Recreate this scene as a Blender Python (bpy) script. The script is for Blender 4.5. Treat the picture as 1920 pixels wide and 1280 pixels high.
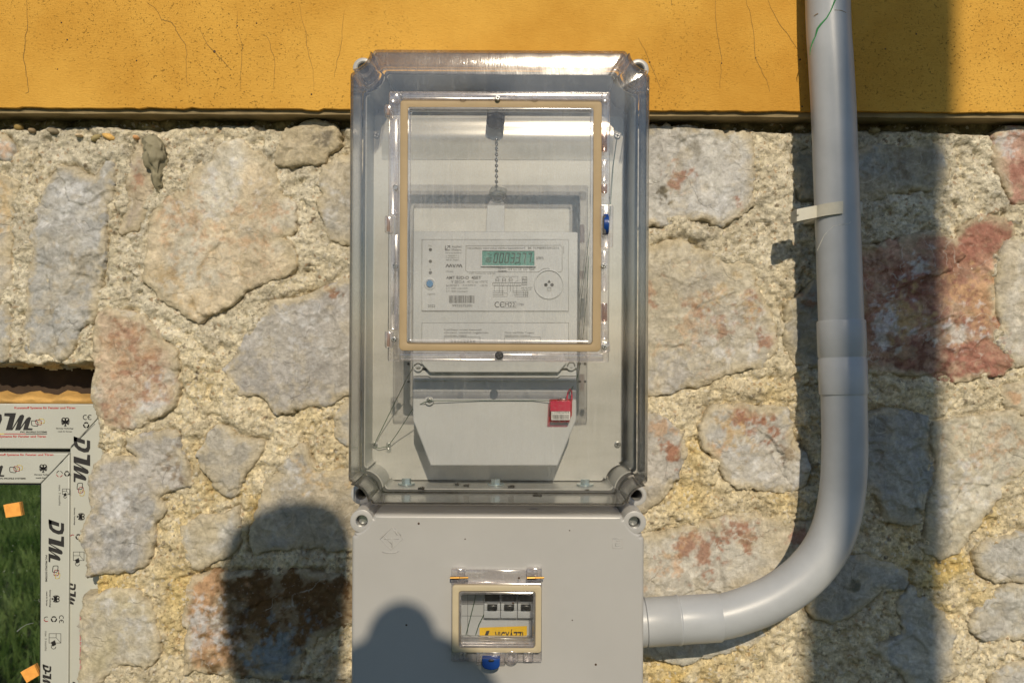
import bpy, bmesh, math, random
import numpy as np
from mathutils import Vector, Matrix

# ------------------------------------------------------------------ clear
for o in list(bpy.data.objects):
    bpy.data.objects.remove(o, do_unlink=True)
scene = bpy.context.scene
COL = scene.collection
random.seed(7)
R = math.radians

# ------------------------------------------------------------------ camera
ZC = 1.2                      # camera height above the ground
DC = 1.165                    # distance from the mean wall face (y = 0)
FPX = 1866.0                  # focal length in pixels of the 1920 px photograph
ROLL = R(0.28)
cam_d = bpy.data.cameras.new('camera')
cam_d.sensor_width = 36.0
cam_d.lens = FPX / 1920.0 * 36.0
cam_d.clip_start = 0.02
cam_d.clip_end = 400.0
cam = bpy.data.objects.new('camera', cam_d)
cam.location = (0, -DC, ZC)
cam.rotation_euler = (R(90), -ROLL, 0)
COL.objects.link(cam)
scene.camera = cam

# ------------------------------------------------------------------ world and sun
SUN = Vector((0.08, -1.0, 0.52)).normalized()      # towards the sun
world = bpy.data.worlds.new('World')
scene.world = world
world.use_nodes = True
wn = world.node_tree
wn.nodes.clear()
wo = wn.nodes.new('ShaderNodeOutputWorld')
wb = wn.nodes.new('ShaderNodeBackground')
sky = wn.nodes.new('ShaderNodeTexSky')
sky.sky_type = 'NISHITA'
sky.sun_disc = False
sky.sun_elevation = math.asin(SUN.z)
sky.sun_rotation = math.atan2(SUN.x, SUN.y)
sky.air_density = 1.0
sky.dust_density = 0.3
sky.ozone_density = 3.0
wb.inputs['Strength'].default_value = 0.08
wn.links.new(sky.outputs['Color'], wb.inputs['Color'])
wn.links.new(wb.outputs['Background'], wo.inputs['Surface'])
sun_d = bpy.data.lights.new('sun', 'SUN')
sun_d.energy = 3.3
sun_d.angle = R(0.53)
sun_d.color = (1.0, 0.86, 0.66)
sun = bpy.data.objects.new('sun', sun_d)
sun.rotation_euler = SUN.to_track_quat('Z', 'Y').to_euler()
sun.location = SUN * 30
COL.objects.link(sun)

scene.view_settings.view_transform = 'Standard'
scene.view_settings.look = 'None'
scene.view_settings.exposure = -0.04
scene.view_settings.gamma = 1.0
scene.view_settings.use_curve_mapping = False
scene.cycles.use_denoising = True
scene.cycles.transparent_max_bounces = 64
scene.cycles.max_bounces = 10
scene.cycles.glossy_bounces = 4
scene.cycles.diffuse_bounces = 4
scene.cycles.sample_clamp_indirect = 6.0

# ------------------------------------------------------------------ mapping and mesh helpers
_ca, _sa = math.cos(ROLL), math.sin(ROLL)
def P(px, py, y):
    """world point on the plane at depth y that the photograph shows at (px, py)"""
    dx, dy = px - 960.0, py - 640.0
    u = dx * _ca + dy * _sa
    v = -dx * _sa + dy * _ca
    d = y + DC
    return Vector((u / FPX * d, y, ZC - v / FPX * d))
def S(n, y):
    """n photograph pixels in metres at depth y"""
    return n / FPX * (y + DC)

def lin(r, g, b, k=1.0):
    f = lambda c: ((c / 255.0 + 0.055) / 1.055) ** 2.4 if c > 10 else c / 255.0 / 12.92
    return (f(r) * k, f(g) * k, f(b) * k)
def A(r, g, b):
    """albedo of a surface the photograph shows in full sun with that colour"""
    c = lin(r, g, b)
    return (c[0] / 0.90, c[1] / 0.85, c[2] / 0.76)

WM = {}                       # world matrices of the Empties
def empty(name, loc, label=None, cat=None, group=None):
    o = bpy.data.objects.new(name, None)
    o.empty_display_size = 0.05
    o.location = loc
    COL.objects.link(o)
    WM[o.name] = Matrix.Translation(loc)
    tag(o, label, cat, group)
    return o
def tag(o, label=None, cat=None, group=None, kind=None):
    if label: o['label'] = label
    if cat: o['category'] = cat
    if group: o['group'] = group
    if kind: o['kind'] = kind
    return o
def mesh(name, verts, faces, mat, parent=None, smooth=False):
    me = bpy.data.meshes.new(name)
    me.from_pydata([tuple(v) for v in verts], [], faces)
    me.update()
    return link(name, me, mat, parent, smooth)
def link(name, me, mat, parent=None, smooth=False):
    o = bpy.data.objects.new(name, me)
    COL.objects.link(o)
    if mat is not None and not me.materials:
        me.materials.append(mat)
    if smooth:
        me.polygons.foreach_set('use_smooth', [True] * len(me.polygons))
    if parent is not None:
        o.parent = parent
        m = WM.get(parent.name, Matrix.Identity(4))
        o.matrix_parent_inverse = m.inverted()
    return o
def from_bm(name, bm, mat, parent=None, smooth=False, autosmooth=None):
    me = bpy.data.meshes.new(name)
    bmesh.ops.recalc_face_normals(bm, faces=bm.faces[:])
    sm = [bool((smooth or autosmooth is not None) and f.material_index == 0) for f in bm.faces]
    for f in bm.faces: f.material_index = 0
    bm.to_mesh(me)
    bm.free()
    o = link(name, me, mat, parent)
    if autosmooth is not None:
        me.set_sharp_from_angle(angle=R(autosmooth))
    me.polygons.foreach_set('use_smooth', sm)
    return o
def bm_box(bm, x0, x1, y0, y1, z0, z1):
    vs = [bm.verts.new(p) for p in ((x0, y0, z0), (x1, y0, z0), (x1, y1, z0), (x0, y1, z0),
                                    (x0, y0, z1), (x1, y0, z1), (x1, y1, z1), (x0, y1, z1))]
    for f in ((3, 2, 1, 0), (4, 5, 6, 7), (0, 1, 5, 4), (1, 2, 6, 5), (2, 3, 7, 6), (3, 0, 4, 7)):
        bm.faces.new([vs[i] for i in f])
    return vs
def box(name, x0, x1, y0, y1, z0, z1, mat, parent=None, bev=0.0, seg=2):
    bm = bmesh.new()
    bm_box(bm, min(x0, x1), max(x0, x1), min(y0, y1), max(y0, y1), min(z0, z1), max(z0, z1))
    if bev:
        bmesh.ops.bevel(bm, geom=bm.edges[:], offset=bev, segments=seg, affect='EDGES', profile=0.5)
    return from_bm(name, bm, mat, parent, autosmooth=40)
def pbox(name, px0, py0, px1, py1, yf, yb, mat, parent=None, bev=0.0, seg=2):
    """box whose front face fills a photograph rectangle at depth yf"""
    c = P((px0 + px1) / 2, (py0 + py1) / 2, yf)
    w, h = S(abs(px1 - px0), yf) / 2, S(abs(py1 - py0), yf) / 2
    return box(name, c.x - w, c.x + w, yf, yb, c.z - h, c.z + h, mat, parent, bev, seg)

def rrect(x0, x1, z0, z1, r, n=5):
    pts = []
    for cx, cz, a in ((x1 - r, z1 - r, 0), (x0 + r, z1 - r, 90), (x0 + r, z0 + r, 180), (x1 - r, z0 + r, 270)):
        for i in range(n + 1):
            t = R(a + 90.0 * i / n)
            pts.append((cx + r * math.cos(t), cz + r * math.sin(t)))
    return pts
def notch_rect(hw, hh, nt, rc=0.004, n=6, top=True, bottom=True, inset=0.0):
    """rectangle with concave round notches in its corners, counter-clockwise, centred on the origin"""
    out = []
    for sx, sz, on in ((1, 1, top), (-1, 1, top), (-1, -1, bottom), (1, -1, bottom)):
        q = []
        if on:
            # from side edge to top edge in the first quadrant
            x, z = hw, hh - nt
            q += [(hw - rc + rc * math.cos(t), z - rc + rc * math.sin(t) + 0.0) for t in [R(90) * i / 3 for i in range(4)]]
            cx, cz, rr = hw + 0.001, hh + 0.001, nt - rc * 0.3
            for i in range(n + 1):
                t = R(262) - R(74) * i / n
                q.append((cx + rr * math.cos(t) * 1.0, cz + rr * math.sin(t)))
            q += [(hw - nt - rc + rc * math.cos(t), hh - rc + rc * math.sin(t)) for t in [R(90) * i / 3 for i in range(4)]]
        else:
            rr = 0.006
            q += [(hw - rr + rr * math.cos(t), hh - rr + rr * math.sin(t)) for t in [R(90) * i / 4 for i in range(5)]]
        q = [(px * sx, pz * sz) for px, pz in q]
        if sx * sz < 0:
            q.reverse()
        out.append(q)
    res = []
    for i, q in enumerate(out):
        a, b = q[-1], out[(i + 1) % 4][0]
        res += q + [(a[0] + (b[0] - a[0]) * t, a[1] + (b[1] - a[1]) * t) for t in (.02, .06, .2, .4, .6, .8, .94, .98)]
    return res
def inset_poly(pts, d):
    """offset a counter-clockwise outline inwards by d"""
    n = len(pts)
    res = []
    for i in range(n):
        p0, p1, p2 = Vector(pts[i - 1]), Vector(pts[i]), Vector(pts[(i + 1) % n])
        a, b = (p1 - p0), (p2 - p1)
        if a.length < 1e-9: a = b
        if b.length < 1e-9: b = a
        a.normalize(); b.normalize()
        na, nb = Vector((-a.y, a.x)), Vector((-b.y, b.x))
        m = na + nb
        if m.length < 1e-6: m = na
        m.normalize()
        c = max(0.5, m.dot(na))
        res.append(tuple(p1 + m * (d / c)))
    return res
def loft(bm, loops, close=True):
    """bridge successive vertex loops of equal length"""
    rings = [[bm.verts.new(p) for p in lp] for lp in loops]
    for a, b in zip(rings[:-1], rings[1:]):
        n = len(a)
        for i in range(n if close else n - 1):
            j = (i + 1) % n
            bm.faces.new((a[i], a[j], b[j], b[i]))
    return rings
def fill(bm, *rings):
    edges = []
    for r in rings:
        for i in range(len(r)):
            v, w = r[i], r[(i + 1) % len(r)]
            e = bm.edges.get((v, w)) or bm.edges.new((v, w))
            edges.append(e)
    r = bmesh.ops.triangle_fill(bm, use_beauty=True, use_dissolve=False, edges=edges)
    for f in r['geom']:
        if isinstance(f, bmesh.types.BMFace): f.material_index = 1        # marks a flat cap
def prism(name, pts, yf, yb, mat, parent=None, bev=0.0, holes=(), seg=3, smooth=35):
    """solid with outline pts (x, z) from yf (front, nearer the camera) to yb, front edge rounded by bev"""
    bm = bmesh.new()
    loops = []
    if bev > 0:
        for i in range(seg + 1):
            t = R(90) * i / seg
            loops.append([(x, yf + bev * (1 - math.sin(t)), z) for x, z in inset_poly(pts, bev * (1 - math.cos(t)))])
        loops.reverse()
    else:
        loops.append([(x, yf, z) for x, z in pts])
    loops.append([(x, yb, z) for x, z in pts])
    rings = loft(bm, loops)
    hf, hb = [], []
    for h in holes:
        r = loft(bm, [[(x, yf, z) for x, z in h], [(x, yb, z) for x, z in h]])
        hf.append(r[0]); hb.append(r[1])
    fill(bm, rings[0], *hf)
    fill(bm, rings[-1], *hb)
    return from_bm(name, bm, mat, parent, autosmooth=smooth)
def ring_prism(name, outer, inner, yf, yb, mat, parent=None, bev=0.0):
    """frame between two outlines of equal point count"""
    bm = bmesh.new()
    lo = [[(x, yb, z) for x, z in outer]]
    if bev:
        lo += [[(x, yf + bev, z) for x, z in outer], [(x, yf + bev * .3, z) for x, z in inset_poly(outer, bev * .3)], [(x, yf, z) for x, z in inset_poly(outer, bev)],
               [(x, yf, z) for x, z in inset_poly(inner, -bev)], [(x, yf + bev * .3, z) for x, z in inset_poly(inner, -bev * .3)], [(x, yf + bev, z) for x, z in inner]]
    else:
        lo += [[(x, yf, z) for x, z in outer], [(x, yf, z) for x, z in inner]]
    lo += [[(x, yb, z) for x, z in inner], [(x, yb, z) for x, z in outer]]
    loft(bm, lo)
    bmesh.ops.remove_doubles(bm, verts=bm.verts[:], dist=1e-7)
    return from_bm(name, bm, mat, parent, autosmooth=35)
def prect(px0, py0, px1, py1, y, r=0.0, n=4):
    c = P((px0 + px1) / 2, (py0 + py1) / 2, y)
    w, h = S(abs(px1 - px0), y) / 2, S(abs(py1 - py0), y) / 2
    return rrect(c.x - w, c.x + w, c.z - h, c.z + h, max(r, 1e-4), n)
def tube_bm(bm, path, rad, seg=12, cap=True):
    path = [Vector(p) for p in path]
    rads = rad if isinstance(rad, (list, tuple)) else [rad] * len(path)
    up = None
    rings = []
    for i, p in enumerate(path):
        t = (path[min(i + 1, len(path) - 1)] - path[max(i - 1, 0)]).normalized()
        if up is None:
            up = Vector((0, 1, 0)) if abs(t.y) < 0.9 else Vector((1, 0, 0))
        u = (up - t * up.dot(t)).normalized()
        w = t.cross(u)
        up = u
        rings.append([bm.verts.new(p + (u * math.cos(2 * math.pi * k / seg) + w * math.sin(2 * math.pi * k / seg)) * rads[i]) for k in range(seg)])
    for a, b in zip(rings[:-1], rings[1:]):
        for k in range(seg):
            j = (k + 1) % seg
            bm.faces.new((a[k], a[j], b[j], b[k]))
    if cap:
        bm.faces.new(rings[0][::-1]); bm.faces.new(rings[-1])
def tube(name, path, rad, mat, parent=None, seg=12, smooth=40):
    bm = bmesh.new()
    tube_bm(bm, path, rad, seg)
    return from_bm(name, bm, mat, parent, autosmooth=smooth)
def cyl_y(name, c, r, y0, y1, mat, parent=None, seg=24, hole=0.0, bev=0.0):
    """disc, button or ring whose axis points at the camera"""
    bm = bmesh.new()
    f = lambda rr, y: [(c[0] + rr * math.cos(2 * math.pi * k / seg), y, c[1] + rr * math.sin(2 * math.pi * k / seg)) for k in range(seg)]
    lo = [f(r, y1), f(r, y0 + bev)]
    if bev: lo += [f(r - bev * .3, y0 + bev * .3), f(r - bev, y0)]
    if hole:
        lo += [f(hole + bev, y0)]
        if bev: lo += [f(hole, y0 + bev)]
        lo += [f(hole, y1), f(r, y1)]
        loft(bm, lo)
        bmesh.ops.remove_doubles(bm, verts=bm.verts[:], dist=1e-7)
    else:
        rg = loft(bm, lo)
        for f in (bm.faces.new(rg[-1]), bm.faces.new(rg[0][::-1])): f.material_index = 1
    return from_bm(name, bm, mat, parent, autosmooth=40)
def ball_bm(bm, c, rx, ry, rz, seg=10, ring=6):
    m = Matrix.Translation(c) @ Matrix.Diagonal((rx, ry, rz, 1))
    bmesh.ops.create_uvsphere(bm, u_segments=seg, v_segments=ring, radius=1.0, matrix=m)

# flat print ------------------------------------------------------------
class Print:
    """flat ink shapes on the plane y; coordinates are photograph pixels at that depth"""
    def __init__(self, y):
        self.y, self.v, self.f = y, [], []
    def poly(self, pts):
        i = len(self.v)
        self.v += [P(a, b, self.y) for a, b in pts]
        self.f.append(list(range(i, i + len(pts)))[::-1])
        return self
    def rect(self, x0, y0, x1, y1):
        return self.poly([(x0, y0), (x1, y0), (x1, y1), (x0, y1)])
    def line(self, pts, w, closed=False):
        q = list(pts) + ([pts[0]] if closed else [])
        for (x0, y0), (x1, y1) in zip(q[:-1], q[1:]):
            l = math.hypot(x1 - x0, y1 - y0) or 1e-6
            nx, ny = -(y1 - y0) / l * w / 2, (x1 - x0) / l * w / 2
            ex, ey = (x1 - x0) / l * w * .3, (y1 - y0) / l * w * .3
            self.poly([(x0 + nx - ex, y0 + ny - ey), (x1 + nx + ex, y1 + ny + ey), (x1 - nx + ex, y1 - ny + ey), (x0 - nx - ex, y0 - ny - ey)])
        return self
    def arc(self, cx, cy, r, a0, a1, w, n=10, ry=None):
        ry = ry or r
        return self.line([(cx + r * math.cos(R(a0 + (a1 - a0) * i / n)), cy + ry * math.sin(R(a0 + (a1 - a0) * i / n))) for i in range(n + 1)], w)
    def disc(self, cx, cy, r, n=12, ry=None):
        ry = ry or r
        return self.poly([(cx + r * math.cos(2 * math.pi * i / n), cy + ry * math.sin(2 * math.pi * i / n)) for i in range(n)])
    def text(self, body, x0, y0, x1, y1, rot=0, shear=0.0, bold=0.0):
        """lettering whose ink fills the rectangle; rot = 90 reads downwards"""
        c = bpy.data.curves.new('lettering', 'FONT')
        c.body = body; c.resolution_u = 3; c.shear = shear; c.offset = bold
        o = bpy.data.objects.new('lettering', c)
        me = o.to_mesh()
        n = len(me.vertices)
        co = np.empty(n * 3); me.vertices.foreach_get('co', co); co = co.reshape(-1, 3)
        mn, mx = co.min(0), co.max(0)
        u = (co[:, 0] - mn[0]) / max(mx[0] - mn[0], 1e-6)
        v = 1 - (co[:, 1] - mn[1]) / max(mx[1] - mn[1], 1e-6)
        if rot == 90: u, v = 1 - v, u
        i0 = len(self.v)
        for a, b in zip(u, v):
            self.v.append(P(x0 + a * (x1 - x0), y0 + b * (y1 - y0), self.y))
        for p in me.polygons:
            self.f.append([i0 + k for k in p.vertices])
        o.to_mesh_clear()
        bpy.data.objects.remove(o); bpy.data.curves.remove(c)
        return self
    def rot(self, cx, cy, deg, i0=0):
        return self
    def build(self, name, mat, parent):
        return mesh(name, self.v, self.f, mat, parent)

# ------------------------------------------------------------------ numpy noise
def _hash(ix, iy, seed):
    h = (ix.astype(np.int64) * 374761393 + iy.astype(np.int64) * 668265263 + seed * 974634777) & 0xffffffff
    h = ((h ^ (h >> 13)) * 1274126177) & 0xffffffff
    h = ((h ^ (h >> 16)) * 2246822519) & 0xffffffff
    return ((h ^ (h >> 15)) & 0xffffff) / float(0xffffff)
def vnoise(x, y, seed=0):
    xi, yi = np.floor(x), np.floor(y)
    fx, fy = x - xi, y - yi
    fx = fx * fx * fx * (fx * (fx * 6 - 15) + 10); fy = fy * fy * fy * (fy * (fy * 6 - 15) + 10)
    a, b = _hash(xi, yi, seed), _hash(xi + 1, yi, seed)
    c, d = _hash(xi, yi + 1, seed), _hash(xi + 1, yi + 1, seed)
    return (a * (1 - fx) + b * fx) * (1 - fy) + (c * (1 - fx) + d * fx) * fy
def fbm(x, y, scale, octv=4, seed=0, gain=0.5):
    x, y = x / scale + 17.3 * seed, y / scale - 9.1 * seed
    ca, sa = math.cos(0.6), math.sin(0.6)
    s, a, t = 0, 1.0, 0.0
    for k in range(octv):
        s = s + a * vnoise(x, y, seed * 31 + k)
        t += a; a *= gain
        x, y = (x * ca - y * sa) * 2.03, (x * sa + y * ca) * 2.03
    return s / t
def sstep(a, b, x):
    t = np.clip((x - a) / (b - a), 0, 1)
    return t * t * (3 - 2 * t)
def worley(x, y, scale, seed=0, centres=False):
    x, y = x / scale, y / scale
    xi, yi = np.floor(x), np.floor(y)
    d1 = np.full(x.shape, 9.0); d2 = np.full(x.shape, 9.0); cid = np.zeros(x.shape); ccx = np.zeros(x.shape); ccy = np.zeros(x.shape)
    for i in (-1, 0, 1):
        for j in (-1, 0, 1):
            cx, cy = xi + i, yi + j
            hx, hy = _hash(cx, cy, seed), _hash(cx, cy, seed + 57)
            d = np.hypot(cx + hx - x, cy + hy - y)
            nearer = d < d1
            d2 = np.where(nearer, d1, np.minimum(d2, d))
            cid = np.where(nearer, _hash(cx, cy, seed + 91), cid)
            ccx = np.where(nearer, cx + hx, ccx); ccy = np.where(nearer, cy + hy, ccy)
            d1 = np.where(nearer, d, d1)
    if centres: return d1, d2, cid, x - ccx, y - ccy
    return d1, d2, cid
def sdf(x, y, poly):
    """signed distance to a polygon, positive inside"""
    d = np.full(x.shape, 1e9); inside = np.zeros(x.shape, bool)
    n = len(poly)
    for i in range(n):
        ax, ay = poly[i]; bx, by = poly[(i + 1) % n]
        ex, ey = bx - ax, by - ay
        l2 = ex * ex + ey * ey + 1e-12
        t = np.clip(((x - ax) * ex + (y - ay) * ey) / l2, 0, 1)
        d = np.minimum(d, np.hypot(x - ax - t * ex, y - ay - t * ey))
        c = ((ay > y) != (by > y))
        with np.errstate(divide='ignore', invalid='ignore'):
            xc = ex * (y - ay) / (ey if abs(ey) > 1e-12 else 1e-12) + ax
        inside ^= c & (x < xc)
    return np.where(inside, d, -d)
def grid_mesh(name, X, Z, Y, keep, col, mat, parent):
    """height-field mesh over a regular grid; keep = vertices in use, col = per-vertex colour"""
    nx, nz = X.shape
    idx = -np.ones(X.shape, np.int64)
    k4 = keep[:-1, :-1] & keep[1:, :-1] & keep[1:, 1:] & keep[:-1, 1:]
    use = np.zeros(X.shape, bool)
    use[:-1, :-1] |= k4; use[1:, :-1] |= k4; use[1:, 1:] |= k4; use[:-1, 1:] |= k4
    n = int(use.sum())
    idx[use] = np.arange(n)
    co = np.stack([X[use], Y[use], Z[use]], 1).astype(np.float32)
    q = np.stack([idx[:-1, :-1][k4], idx[1:, :-1][k4], idx[1:, 1:][k4], idx[:-1, 1:][k4]], 1).astype(np.int32)
    me = bpy.data.meshes.new(name)
    me.vertices.add(n); me.vertices.foreach_set('co', co.ravel())
    m = len(q)
    me.loops.add(m * 4); me.loops.foreach_set('vertex_index', q.ravel())
    me.polygons.add(m); me.polygons.foreach_set('loop_start', np.arange(0, m * 4, 4, dtype=np.int32))
    me.polygons.foreach_set('use_smooth', np.ones(m, bool))
    me.update(calc_edges=True)
    if col is not None:
        at = me.color_attributes.new('tone', 'FLOAT_COLOR', 'POINT')
        c4 = np.ones((n, 4), np.float32); c4[:, :3] = col[use]
        at.data.foreach_set('color', c4.ravel())
    return link(name, me, mat, parent)

# ------------------------------------------------------------------ materials
def new_mat(name):
    m = bpy.data.materials.new(name); m.use_nodes = True
    nt = m.node_tree; nt.nodes.clear()
    out = nt.nodes.new('ShaderNodeOutputMaterial')
    return m, nt, out
class N:
    def __init__(self, nt): self.nt = nt
    def __call__(self, kind, **kw):
        n = self.nt.nodes.new('ShaderNode' + kind)
        ins = kw.pop('i', {})
        for k, v in kw.items(): setattr(n, k, v)
        for k, v in ins.items():
            s = n.inputs[k]
            if hasattr(v, 'is_output') or isinstance(v, bpy.types.NodeSocket): self.nt.links.new(v, s)
            else: s.default_value = v
        return n
    def math(self, op, a, b=None, c=None, clamp=False):
        n = self.nt.nodes.new('ShaderNodeMath'); n.operation = op; n.use_clamp = clamp
        for k, v in enumerate((a, b, c)):
            if v is None: continue
            if isinstance(v, bpy.types.NodeSocket): self.nt.links.new(v, n.inputs[k])
            else: n.inputs[k].default_value = v
        return n.outputs[0]
    def mix(self, f, a, b, blend='MIX'):
        n = self.nt.nodes.new('ShaderNodeMix'); n.data_type = 'RGBA'; n.blend_type = blend
        for k, v in ((0, f), (6, a), (7, b)):
            s = n.inputs[k]
            if isinstance(v, bpy.types.NodeSocket): self.nt.links.new(v, s)
            elif k == 0: s.default_value = v
            else: s.default_value = (*v[:3], 1.0)
        return n.outputs[2]
    def ramp(self, f, lo, hi, smooth=True):
        n = self.nt.nodes.new('ShaderNodeMapRange'); n.clamp = True
        n.interpolation_type = 'SMOOTHSTEP' if smooth else 'LINEAR'
        self.nt.links.new(f, n.inputs[0]); n.inputs[1].default_value = lo; n.inputs[2].default_value = hi
        return n.outputs[0]
    def pos(self):
        return self('NewGeometry').outputs['Position']
    def scaled(self, v, s):
        n = self.nt.nodes.new('ShaderNodeVectorMath'); n.operation = 'MULTIPLY'
        self.nt.links.new(v, n.inputs[0]); n.inputs[1].default_value = s
        return n.outputs[0]
    def noise(self, v, scale, detail=4.0, rough=0.55, dist=0.0):
        n = self('TexNoise', i={'Vector': v, 'Scale': scale, 'Detail': detail, 'Roughness': rough, 'Distortion': dist})
        return n.outputs['Fac']
def rgba(c): return (c[0], c[1], c[2], 1.0)

def plain(name, col, rough=0.5, metal=0.0, var=0.06, scale=60.0, bump=0.0, bscale=400.0, coat=0.0, spec=0.5):
    """painted / moulded / metal surface with slight uneven tone and relief"""
    m, nt, out = new_mat(name); g = N(nt)
    p = g.pos()
    n1 = g.noise(p, scale, 5.0, 0.6)
    c = g.mix(g.ramp(n1, 0.3, 0.7), [x * (1 - var) for x in col], [min(1, x * (1 + var)) for x in col])
    b = g('BsdfPrincipled', i={'Base Color': c, 'Metallic': metal, 'Coat Weight': coat, 'Specular IOR Level': spec})
    r2 = g.noise(p, scale * 3, 4.0)
    nt.links.new(g.math('MULTIPLY_ADD', r2, 0.25 * rough, rough * 0.87), b.inputs['Roughness'])
    if bump:
        bp = g('Bump', i={'Strength': bump, 'Distance': 0.001, 'Height': g.noise(p, bscale, 3.0)})
        nt.links.new(bp.outputs[0], b.inputs['Normal'])
    nt.links.new(b.outputs[0], out.inputs[0])
    return m
def clear(name, tint, edge, rough=0.08, dust=0.03, dust_col=(0.75, 0.73, 0.7), power=2.5, refl=1.0, scratch=0.0):
    """thin sheet of clear moulded plastic or glass: looks through, mirrors by angle, carries dust"""
    m, nt, out = new_mat(name); g = N(nt)
    p = g.pos()
    lw = g('LayerWeight', i={'Blend': 0.5}).outputs['Facing']
    e = g.math('POWER', lw, power)
    tr = g('BsdfTransparent', i={'Color': g.mix(e, tint, edge)})
    ro = g.math('MULTIPLY_ADD', g.noise(p, 90, 4), rough * 0.8, rough * 0.6)
    gl = g('BsdfGlossy', i={'Color': (1, 1, 1, 1), 'Roughness': ro})
    if scratch:
        bp = g('Bump', i={'Strength': scratch, 'Distance': 0.0004, 'Height': g.noise(g.scaled(p, (1, 1, 0.12)), 900, 3.0)})
        nt.links.new(bp.outputs[0], gl.inputs['Normal'])
    f = g.math('MULTIPLY_ADD', g.math('POWER', lw, 5.0), 0.9 * refl, 0.04 * refl, clamp=True)
    mx = g('MixShader', i={0: f}); nt.links.new(tr.outputs[0], mx.inputs[1]); nt.links.new(gl.outputs[0], mx.inputs[2])
    df = g('BsdfDiffuse', i={'Color': rgba(dust_col)})
    blot = g.ramp(g.noise(p, 14, 6, 0.65), 0.35, 0.75)
    fine = g.ramp(g.noise(p, 500, 2, 0.5), 0.55, 0.8)
    streak = g.ramp(g.noise(g.scaled(p, (1.0, 1.0, 0.05)), 420, 3, 0.6), 0.52, 0.8)
    dd = g.math('ADD', g.math('MULTIPLY', blot, 0.5), g.math('ADD', g.math('MULTIPLY', fine, 0.9), g.math('MULTIPLY', streak, 0.8)))
    mx2 = g('MixShader', i={0: g.math('MULTIPLY', dd, dust, clamp=True)})
    nt.links.new(mx.outputs[0], mx2.inputs[1]); nt.links.new(df.outputs[0], mx2.inputs[2])
    nt.links.new(mx2.outputs[0], out.inputs[0])
    return m
def stone_mat():
    m, nt, out = new_mat('quarried_limestone'); g = N(nt)
    p = g.pos()
    tone = g('Attribute', attribute_name='tone').outputs['Color']
    n1 = g.noise(p, 55, 8, 0.68, 1.6)                       # wispy bedding
    n2 = g.noise(p, 260, 5, 0.65)
    c = g.mix(1.0, tone, g.mix(g.ramp(n1, 0.28, 0.72), (0.76, 0.75, 0.73), (1.20, 1.20, 1.20)), 'MULTIPLY')
    c = g.mix(1.0, c, g.mix(g.ramp(n2, 0.25, 0.75), (0.88, 0.87, 0.86), (1.10, 1.10, 1.10)), 'MULTIPLY')
    wp = g('TexNoise', i={'Vector': p, 'Scale': 16.0, 'Detail': 5.0, 'Roughness': 0.6})
    wv = nt.nodes.new('ShaderNodeVectorMath'); wv.operation = 'MULTIPLY_ADD'
    nt.links.new(wp.outputs['Color'], wv.inputs[0]); wv.inputs[1].default_value = (0.03, 0.03, 0.03); nt.links.new(p, wv.inputs[2])
    def iso(scale, width, seed, g0, g1, gscale):
        q = nt.nodes.new('ShaderNodeVectorMath'); q.operation = 'ADD'; nt.links.new(wv.outputs[0], q.inputs[0]); q.inputs[1].default_value = (seed, seed * 2.3, -seed)
        n = g.noise(q.outputs[0], scale, 2.0, 0.35)
        wd = g.math('MULTIPLY_ADD', g.noise(q.outputs[0], 70.0, 2.0), width * 1.6, width * 0.1)
        d = g.math('DIVIDE', g.math('ABSOLUTE', g.math('SUBTRACT', n, 0.5)), wd)
        return g.math('MULTIPLY', g.math('SUBTRACT', 1.0, g.ramp(d, 0.0, 1.0)), g.ramp(g.noise(q.outputs[0], gscale, 3.0), g0, g1))
    crack = g.math('MAXIMUM', iso(13.0, 0.005, 1.7, 0.50, 0.62, 30.0), iso(8.0, 0.004, 5.1, 0.50, 0.62, 34.0))
    vein = g.math('MAXIMUM', iso(15.0, 0.012, 8.3, 0.50, 0.62, 26.0), iso(24.0, 0.010, 3.9, 0.50, 0.62, 30.0))
    c = g.mix(g.math('MULTIPLY', vein, 0.45), c, (0.70, 0.67, 0.60))
    spk = g.ramp(g.noise(p, 300, 5, 0.62), 0.60, 0.72)
    c = g.mix(g.math('MULTIPLY', spk, 0.40), c, (0.66, 0.62, 0.54))
    dk = g.ramp(g.noise(p, 210, 5, 0.72), 0.64, 0.76)
    c = g.mix(g.math('MULTIPLY', dk, 0.62), c, (0.13, 0.105, 0.075))
    c = g.mix(g.math('MULTIPLY', crack, 0.14), c, (0.17, 0.13, 0.09))
    b = g('BsdfPrincipled', i={'Base Color': c, 'Roughness': 0.80, 'Specular IOR Level': 0.3})
    ch = g('TexVoronoi', i={'Vector': wv.outputs[0], 'Scale': 85.0})
    f1 = g('TexVoronoi', i={'Vector': g.scaled(wv.outputs[0], (1.0, 1.0, 1.5)), 'Scale': 42.0})
    f2 = g('TexVoronoi', i={'Vector': g.scaled(wv.outputs[0], (1.4, 1.0, 1.0)), 'Scale': 120.0})
    s1 = g('SeparateColor', i={0: f1.outputs['Color']}).outputs[0]; s2 = g('SeparateColor', i={0: f2.outputs['Color']}).outputs[0]
    chips = g.math('ADD', g.math('MULTIPLY', s1, 0.42), g.math('MULTIPLY', s2, 0.20))     # flaked steps
    h = g.math('ADD', g.math('ADD', g.math('MULTIPLY', g.noise(p, 170, 8, 0.72), 1.0), chips), g.math('ADD', g.math('MULTIPLY', ch.outputs['Distance'], 0.28), g.math('MULTIPLY', crack, -0.22)))
    bp = g('Bump', i={'Strength': 1.0, 'Distance': 0.0030, 'Height': h})
    nt.links.new(bp.outputs[0], b.inputs['Normal']); nt.links.new(b.outputs[0], out.inputs[0])
    return m
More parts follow.
